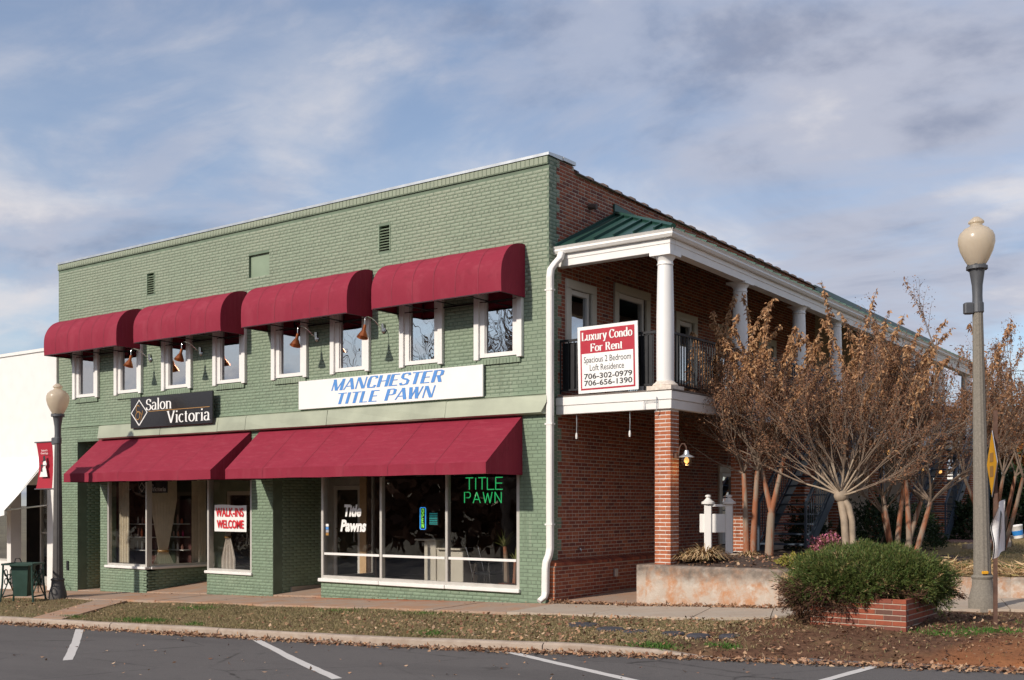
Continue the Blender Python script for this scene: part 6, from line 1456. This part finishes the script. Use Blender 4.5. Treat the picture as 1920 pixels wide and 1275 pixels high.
# B: pollarded pale trunk with a wide fan of shoots
t = thing('crape_myrtle', 'pollarded crape myrtle with pale twin trunk and wide fan of thin branches', 'tree', (4.65, 2.27, .8), 'crape myrtles'); T = Tree()
T.w.tube([(4.66, 2.25, .68), (4.63, 2.25, 1.1), (4.60, 2.26, 1.5), (4.545, 2.27, 1.85)], [.075, .066, .064, .075], 10); T.w.tube([(4.73, 2.28, .68), (4.74, 2.28, 1.1), (4.725, 2.28, 1.5), (4.67, 2.27, 1.75), (4.58, 2.27, 1.87)], [.055, .050, .052, .056, .05], 9)
hd = Vector((4.54, 2.27, 1.92)); T.w.lathe([(.05, -.12), (.11, -.06), (.13, 0), (.11, .07), (.05, .12)], hd, 10)
for k in range(24):
    a = U(0, 6.28); el = abs(rng.gauss(.66, .45)); el = max(.15, min(1.5, el)); d = (math.cos(a)*math.cos(el), math.sin(a)*math.cos(el), math.sin(el)); st = hd+Vector(d)*.08
    pts, dd = T.limb(st, d, U(.3, .6), .021, .014, .35, 4, True, 6)
    for j in range(3): T.shoots(pts[-1], dd+Vector((U(-.45, .45), U(-.45, .45), U(-.1, .4))), U(.6, 1.1), .010, 0, .55, .35, (2, 3), 2)
T.foliage(t, 3.3, .26, 20, 26); T.plumes([q[-1] for q in T.tips if q[-1].z < 4.0 and q[-1].z > 2.8], 9, (.7, 1.4), .5, 4.9); T.plume_leaves(t, 190); T.done(t, 'barkpale')
# C: multi stemmed at the right
t = thing('crape_myrtle', 'multi stemmed crape myrtle with orange bark behind the juniper, left of the tall lamp', 'tree', (5.15, 3.8, .78), 'crape myrtles'); T = Tree()
for (x, y, dx, dy, h) in ((4.95, 3.85, -.18, .05, 1.3), (5.02, 3.75, .0, .1, 1.5), (5.10, 3.9, .20, 0, 1.2), (5.30, 3.6, .03, -.05, 1.55), (5.34, 3.62, .28, .05, 1.2), (4.98, 3.9, -.35, .1, 1.0)):
    pts, d = T.limb((x, y, .66), (dx, dy, 1), h, .06, .038, .15, 6, True, 8)
    for k in range(7):
        a = U(0, 6.28); el = U(.35, 1.4); T.shoots(pts[-1], (math.cos(a)*math.cos(el)+dx*.4, math.sin(a)*math.cos(el), math.sin(el)+.2), U(.75, 1.35), .018, 0, .5)
T.foliage(t, 3.5, .25, 22, 20); T.plumes([q[-1] for q in T.tips if q[-1].z < 4.4 and q[-1].z > 3.1], 34, (1.0, 2.0), .5, 5.8); T.plume_leaves(t, 280); T.done(t, 'bark')
# D: further one along the gallery
t = thing('crape_myrtle', 'farther crape myrtle whose brown crown shows behind the tall lamp', 'tree', (5.6, 8.6, .82), 'crape myrtles'); T = Tree()
for (dx, dy) in ((-.2, 0), (.15, .1), (.05, -.15), (.3, 0)):
    pts, d = T.limb((5.6+dx*.5, 8.6+dy, .7), (dx, dy, 1), 1.7, .055, .035, .15, 6, True, 7)
    for k in range(4):
        a = U(0, 6.28); el = U(.5, 1.4); T.shoots(pts[-1], (math.cos(a)*math.cos(el), math.sin(a)*math.cos(el), math.sin(el)+.2), U(.8, 1.3), .018, 0, .5)
T.foliage(t, 3.4, .7, 26, 12); T.done(t, 'bark')
# ---- shrubs and ground plants
def bush(name, label, c, r, n, mat, L=.06, W=.03, per=5, cat='shrub', up=.3, slen=.08, lo=-.2, group=None):
    t = thing(name, label, cat, (c[0], c[1], c[2]), group); tt = nr.uniform(0, 6.283, n); sp = nr.uniform(np.sin(lo), 1, n); p = np.arcsin(sp); q = nr.uniform(.55, 1, n)*(1+.12*np.sin(3*tt+c[0])+.1*np.sin(5*tt+p*3))
    N_ = np.stack([np.cos(p)*np.cos(tt), np.cos(p)*np.sin(tt), np.sin(p)], 1); Pn = np.array(c)+np.array([0, 0, r[2]*.15])+N_*np.array(r)*q[:, None]
    sprays('foliage', Pn, N_, per, L, W, mat, t, .6, up, slen)
    s = MB()
    for k in range(8): a = U(0, 6.28); s.tube([(c[0], c[1], c[2]-.05), (c[0]+r[0]*.4*math.cos(a), c[1]+r[1]*.4*math.sin(a), c[2]+r[2]*.6)], [.015, .006], 5)
    s.build('stems', 'twig', t); return t
bush('evergreen_shrub', 'dark evergreen shrub under the first steel stair', (2.75, 5.4, .85), (.45, .5, .8), 700, 'shrub')
bush('evergreen_shrub', 'dark spreading evergreen shrub behind the pale crape myrtle trunk', (3.85, 6.3, .85), (.75, .8, .95), 1400, 'shrub')
bush('evergreen_shrub', 'dark evergreen shrub between the pale and the orange crape myrtle trunks', (4.1, 7.9, .85), (.7, .7, .75), 1000, 'shrub')
bush('conical_shrub', 'dark cone shaped shrub beyond the far stair', (3.75, 14.0, .85), (.42, .42, .95), 700, 'shrub', .09, .04)
bush('evergreen_shrub', 'large dark shrub behind the bent white sign at the right', (3.7, 19.4, .85), (.85, .85, 1.9), 1300, 'shrub', .12, .06)
bush('evergreen_shrub', 'dark bush at the right edge behind the bucket', (4.6, 20.5, .8), (1.1, 1.0, 1.5), 1200, 'shrub', .12, .06)
bush('flowering_shrub', 'small pink flowering shrub at the foot of the first stair', (3.85, 3.55, .80), (.34, .30, .34), 420, 'pinkflower', .045, .035)
bush('flowering_shrub', 'tiny pink flowering shrub left of the pale crape myrtle trunk', (4.45, 3.2, .78), (.16, .16, .28), 160, 'pinkflower', .045, .035)
bush('ground_cover', 'low yellow green ground cover spilling over the retaining wall', (4.45, .85, .76), (.45, .40, .16), 420, 'yellowplant', .05, .03, 5, 'plant', .2, .06, 0)
def tuft(label, c, n, h, spread, group=None):
    t = thing('grass_clump', label, 'plant', c, group); m_ = MB()
    for k in range(n):
        a = U(0, 6.28); r = U(.0, .1); d = Vector((math.cos(a), math.sin(a), 0)); L = h*U(.6, 1.2); o = Vector(c)+d*r; sd = Vector((-d.y, d.x, 0))*.008; pr = None; e = U(.5, 1.0)*spread
        P_ = [o+d*(e*q)+Vector((0, 0, L*(q*1.6-1.5*q*q*e/spread))) for q in (0, .35, .7, 1.0)]
        for q in range(3): m_.quad(P_[q]-sd, P_[q]+sd, P_[q+1]+sd*(.7-.3*q/2), P_[q+1]-sd*(.7-.3*q/2))
    m_.build('blades', 'straw', t)['kind'] = 'stuff'; return t
tuft('straw coloured drooping grass clump on the bed beside the front pillar', (2.75, .70, .80), 420, .34, .42)
tuft('small dry grass clump closest to the front pillar', (2.50, .55, .80), 160, .25, .28)
tuft('dead ornamental grass tuft between the two orange trunks', (3.0, 1.9, .82), 120, .18, .2)
# pine straw mounds on top of the right hand wall
n = 5200; xx = nr.uniform(5.2, 12, n); yb = np.interp(xx, [p[0] for p in poly], [p[1] for p in poly])+.25+np.abs(nr.normal(0, .55, n)); D_ = unit(np.stack([nr.normal(0, 1, n), nr.normal(0, 1, n), nr.normal(.1, .35, n)], 1))
zz = np.array([upz(a, b) for a, b in zip(xx, yb)])+np.abs(nr.normal(0, .06, n))
o = leaf_mesh('pine_straw', np.stack([xx, yb, zz], 1), D_, side_of(D_), nr.uniform(.10, .24, n), nr.uniform(.012, .03, n), 'straw'); tag(o, 'brown fallen leaves and straw heaped above the right kerb wall', 'leaf litter', kind='stuff')
# ---- turf blades
def blades(n, fx, fy, h, mat, name, label, cl=None):
    x = fx(n); y = fy(n); z = np.array([vz(a, b) for a, b in zip(x, y)]); D_ = unit(np.stack([nr.normal(0, .55, n), nr.normal(0, .55, n), nr.uniform(.35, 1, n)], 1)); o = leaf_mesh(name, np.stack([x, y, z-.005], 1), D_, side_of(D_), h*nr.uniform(.6, 1.4, n), nr.uniform(.006, .014, n), mat); tag(o, label, 'grass', kind='stuff'); return o
def vy(n): return None
N1 = 95000; X1 = nr.uniform(-24, 9.6, N1); X1 = np.where(nr.random(N1) < .55, nr.uniform(-8, 6.0, N1), X1)
Y1 = np.array([U(kerb_y(x)+.03, -1.87 if x < 3.6 else (-1.6 if x < 5.5 else .2)) for x in X1])
keep = ~((Y1 > -5) & (np.abs((X1-(-8.3+(Y1+5)/3.14*-2.6)-.45)) < .52) & (X1 < -7)); keep &= ~((X1 > 4.6) & (nr.random(N1) < .70))
cl = np.sin(X1*1.3+Y1*2)+np.sin(X1*.6-Y1*1.7)+nr.normal(0, .8, N1) > -1.6; keep &= cl; X1, Y1 = X1[keep], Y1[keep]
blades(len(X1), lambda n: X1, lambda n: Y1, .048, 'grass', 'grass', 'dormant brown grass covering the verge between kerb and sidewalk')
GX, GY = [], []
for (cx, cy, r, n) in ((-5.7, -4.55, .5, 900), (-5.2, -4.5, .3, 400), (-6.6, -2.6, .5, 500), (-3.9, -4.7, .2, 150), (4.6, -4.45, .3, 500), (5.4, -4.2, .2, 250), (1.1, -4.6, .25, 250), (-1.0, -2.3, .4, 250), (8.0, -2.3, .45, 500), (7.6, -2.7, .35, 300), (-7.6, -4.6, .25, 250), (-3.0, -2.2, .5, 250), (0.9, -4.3, .3, 200), (8.4, -1.0, .3, 200)):
    GX.append(nr.normal(cx, r*.6, n)); GY.append(np.clip(nr.normal(cy, r*.28, n), -4.95, -1.0))
GX, GY = np.concatenate(GX), np.concatenate(GY); blades(len(GX), lambda n: GX, lambda n: GY, .06, 'greengrass', 'grass', 'bright green grass patches in the brown verge')
LXn = 26000; lx = nr.uniform(2.6, 11, LXn); ly = np.interp(lx, [p[0] for p in poly], [p[1] for p in poly])+nr.uniform(.4, 12, LXn)**1.0; k = (lx > 5.2) | (ly > 9); lx, ly = lx[k], ly[k]; D_ = unit(np.stack([nr.normal(0, .5, len(lx)), nr.normal(0, .5, len(lx)), nr.uniform(.4, 1, len(lx))], 1)); gcol = nr.random(len(lx))
o = leaf_mesh('grass', np.stack([lx, ly, np.array([upz(a, b) for a, b in zip(lx, ly)])], 1), D_, side_of(D_), nr.uniform(.03, .07, len(lx)), nr.uniform(.008, .016, len(lx)), 'grass'); tag(o, 'dry lawn grass beyond the right kerb wall', 'grass', kind='stuff')
n = 1500; gx_ = nr.normal(6.0, .9, n); gy_ = np.interp(gx_, [p[0] for p in poly], [p[1] for p in poly])+1.5+nr.normal(0, .25, n); D_ = unit(np.stack([nr.normal(0, .4, n), nr.normal(0, .4, n), nr.uniform(.5, 1, n)], 1)); o = leaf_mesh('grass', np.stack([gx_, gy_, np.array([upz(a, b) for a, b in zip(gx_, gy_)])], 1), D_, side_of(D_), nr.uniform(.05, .11, n), nr.uniform(.01, .02, n), 'greengrass'); tag(o, 'green grass strip behind the juniper', 'grass', kind='stuff')
# ---- fallen leaves
def litter(name, label, x, y, zf, s=(.035, .08)):
    n = len(x); z = np.array([zf(a, b) for a, b in zip(x, y)])+nr.uniform(.006, .035, n); D_ = unit(np.stack([nr.normal(0, 1, n), nr.normal(0, 1, n), nr.normal(0, .38, n)], 1)); up = np.tile([0, 0, 1.0], (n, 1))+nr.normal(0, .45, (n, 3)); L = nr.uniform(*s, n)
    o = leaf_mesh(name, np.stack([x, y, z], 1), D_, side_of(D_, up), L, L*nr.uniform(.45, .8, n), 'litter', None, .22); tag(o, label, 'leaf litter', kind='stuff')
n = 5200; x = nr.uniform(-26, 10, n); x = np.where(nr.random(n) < .6, nr.choice([-8, -6.5, -3.6, -3.2, -.8, 1.9, 3.1, 4.4, 6, 7.2, 8.6], n)+nr.normal(0, .8, n), x); y = np.array([kerb_y(a) for a in x])-.17-np.abs(nr.normal(0, .10, n))
litter('fallen_leaves', 'brown fallen leaves drifted along the gutter', x, y, lambda a, b: road_z(a, b)+.0+.05*max(0, (b-kerb_y(a)+.35)))
n = 2300; x = np.where(nr.random(n) < .7, nr.normal(2.6, 2.4, n), nr.uniform(-20, 9, n)); y = np.array([U(kerb_y(a)+.05, -1.9 if a < 3.5 else -1.4) for a in x]); litter('fallen_leaves', 'brown fallen leaves scattered over the verge grass', x, y, lambda a, b: vz(a, b)+.02)
n = 900; x = nr.uniform(.1, 4.6, n); y = np.interp(x, [0, 1.99, 3.3, 4.35, 4.7], [-.08, -.28, -.14, -.10, .2])+nr.normal(0, .05, n); litter('fallen_leaves', 'brown fallen leaves collected at the foot of the stained retaining wall', x, y, lambda a, b: gz(a, b)+.025)
n = 700; x = nr.uniform(2.1, 5.2, n); y = nr.uniform(.3, 2.4, n); litter('fallen_leaves', 'brown fallen leaves on the mulch bed behind the retaining wall', x, y, lambda a, b: upz(a, b)+.02)
n = 900; x = nr.uniform(5.0, 9.6, n); y = nr.uniform(-4.0, .3, n); litter('fallen_leaves', 'pale leaf scraps on the red soil around the juniper planter', x, y, lambda a, b: vz(a, b)+.0, (.02, .05))
n = 2600; x = nr.uniform(4.4, 10, n); y = np.array([U(kerb_y(a)-.1, .2) for a in x]); D_ = unit(np.stack([nr.normal(0, 1, n), nr.normal(0, 1, n), nr.normal(0, .4, n)], 1)); o = leaf_mesh('soil_debris', np.stack([x, y, np.array([vz(a, b) for a, b in zip(x, y)])+.006], 1), D_, side_of(D_), nr.uniform(.02, .09, n), nr.uniform(.008, .03, n), 'juniperdead', None, .3); tag(o, 'dark twigs and mulch crumbs on the soil round the juniper planter', 'debris', kind='stuff')
n = 130; x = nr.uniform(-8, 9, n); y = nr.uniform(-8.5, -5.2, n); litter('fallen_leaves', 'single leaves blown across the asphalt', x, y, lambda a, b: road_z(a, b), (.03, .07))
n = 260; x = nr.uniform(-12, 3, n); y = -np.abs(nr.normal(0, .5, n))-.03; litter('fallen_leaves', 'few dry leaves on the sidewalk', x, y, lambda a, b: gz(a, b)+.02, (.02, .05))
# ---- background at the right
t = thing('autumn_tree', 'pale trunked tree with orange leaves at the right edge background', 'tree', (3.3, 23.6, .85)); T = Tree()
for (dx, dy, L) in ((-.12, 0, 2.6), (.18, .1, 2.2), (-.35, .1, 2.0)):
    pts, d = T.limb((3.3, 23.6, .7), (dx, dy, 1), L, .14, .08, .12, 6, True, 8)
    for k in range(7):
        a = U(0, 6.28); el = U(.2, 1.3); T.shoots(pts[rng.choice((3, 4, 6))], (math.cos(a)*math.cos(el), math.sin(a)*math.cos(el), math.sin(el)), U(1.0, 1.7), .03, 0, .6)
P_ = np.concatenate([np.array(q[0])+(np.array(q[-1])-np.array(q[0]))*nr.uniform(0, 1.1, (40, 1))+nr.normal(0, .12, (40, 3)) for q in T.tips]); D_ = unit(nr.normal(0, 1, P_.shape)); leaf_mesh('crown', P_, D_, side_of(D_), nr.uniform(.08, .15, len(P_)), nr.uniform(.05, .10, len(P_)), 'orangeleaf', t)['kind'] = 'stuff'; T.done(t, 'barkpale')
MB().build
t = thing('boundary_wall', 'low beige wall beyond the far stair', 'wall', (4, 26, .8)); MB().bbox(-1.0, 4.6, 25.5, 25.7, .7, 2.6, .02).build('wall', 'beige', t); MB().bbox(-1.05, 4.65, 25.46, 25.74, 2.6, 2.68, .01).build('coping', 'cream', t)
t = thing('far_house', 'distant white house glimpsed between the far stair and the lamp', 'building', (-6, 60, 1)); MB().box(-11, -1, 58, 66, .5, 4.0).build('wall', 'white', t); MB().ext([(-11.5, 57.5, 4.0), (-11.5, 66.5, 4.0), (-11.5, 62, 6.4)], (11, 0, 0)).build('roof', 'flash', t)
for x in (-9, -6, -3): MB().box(x, x+1.1, 57.94, 58.0, 1.4, 3.0).build('window', 'dark', t)
# distant wooded skyline (also what the shop glass mirrors across the street)
def wood(name, label, cs, n, mat, s):
    P_ = []
    for (x, y, r, h) in cs:
        m = n; q = unit(nr.normal(0, 1, (m, 3))); q[:, 2] = q[:, 2]*.85; rr = nr.uniform(.45, 1, (m, 1))*(1+.25*np.sin(q[:, :1]*5+x)); P_.append(np.array([x, y, gz(x, y)+h*.45])+q*rr*np.array([r, r, h*.58]))
    P_ = np.concatenate(P_); D_ = unit(nr.normal(0, 1, P_.shape)); m = len(P_); o = leaf_mesh(name, P_, D_, side_of(D_), nr.uniform(s*.7, s*1.3, m), nr.uniform(s*.5, s, m), mat); tag(o, label, 'trees', kind='stuff')
wood('distant_wood', 'brown wooded skyline behind the lawn at the right edge', [(-30+9*i+U(-2, 2), 78+U(-6, 10), 6, U(6, 9)) for i in range(9)], 1100, 'orangeleaf', .7)
wood('distant_wood', 'dark trees across the street that the shop windows reflect', [(-75+7*i, -40+U(-4, 3), 5.5, U(8, 11)) for i in range(17)], 1300, 'seed', 1.0)
t = thing('bare_tree', 'large bare tree across the street, mirrored in the upstairs window', 'tree', (-26, -34, -1)); T = Tree()
pts, d = T.limb((-26, -34, -1.3), (0, 0, 1), 4.2, .35, .25, .05, 6, True, 10)
for k in range(11):
    a = U(0, 6.28); el = U(.3, 1.3); p2, d2 = T.limb(pts[rng.choice((4, 5, 6))], (math.cos(a)*math.cos(el), math.sin(a)*math.cos(el), math.sin(el)), U(2.5, 4), .16, .07, .3, 6, True, 6)
    for j in range(6): T.shoots(p2[rng.choice((3, 4, 5, 6))], d2+Vector((U(-.7, .7), U(-.7, .7), U(-.2, .7))), U(1.6, 2.4), .05, 0, .6, .3, (2, 4), 3)
T.done(t, 'twig'); t.scale = (1.45, 1.45, 1.45)
for o in bpy.data.objects:
    if '_local' in o: del o['_local']
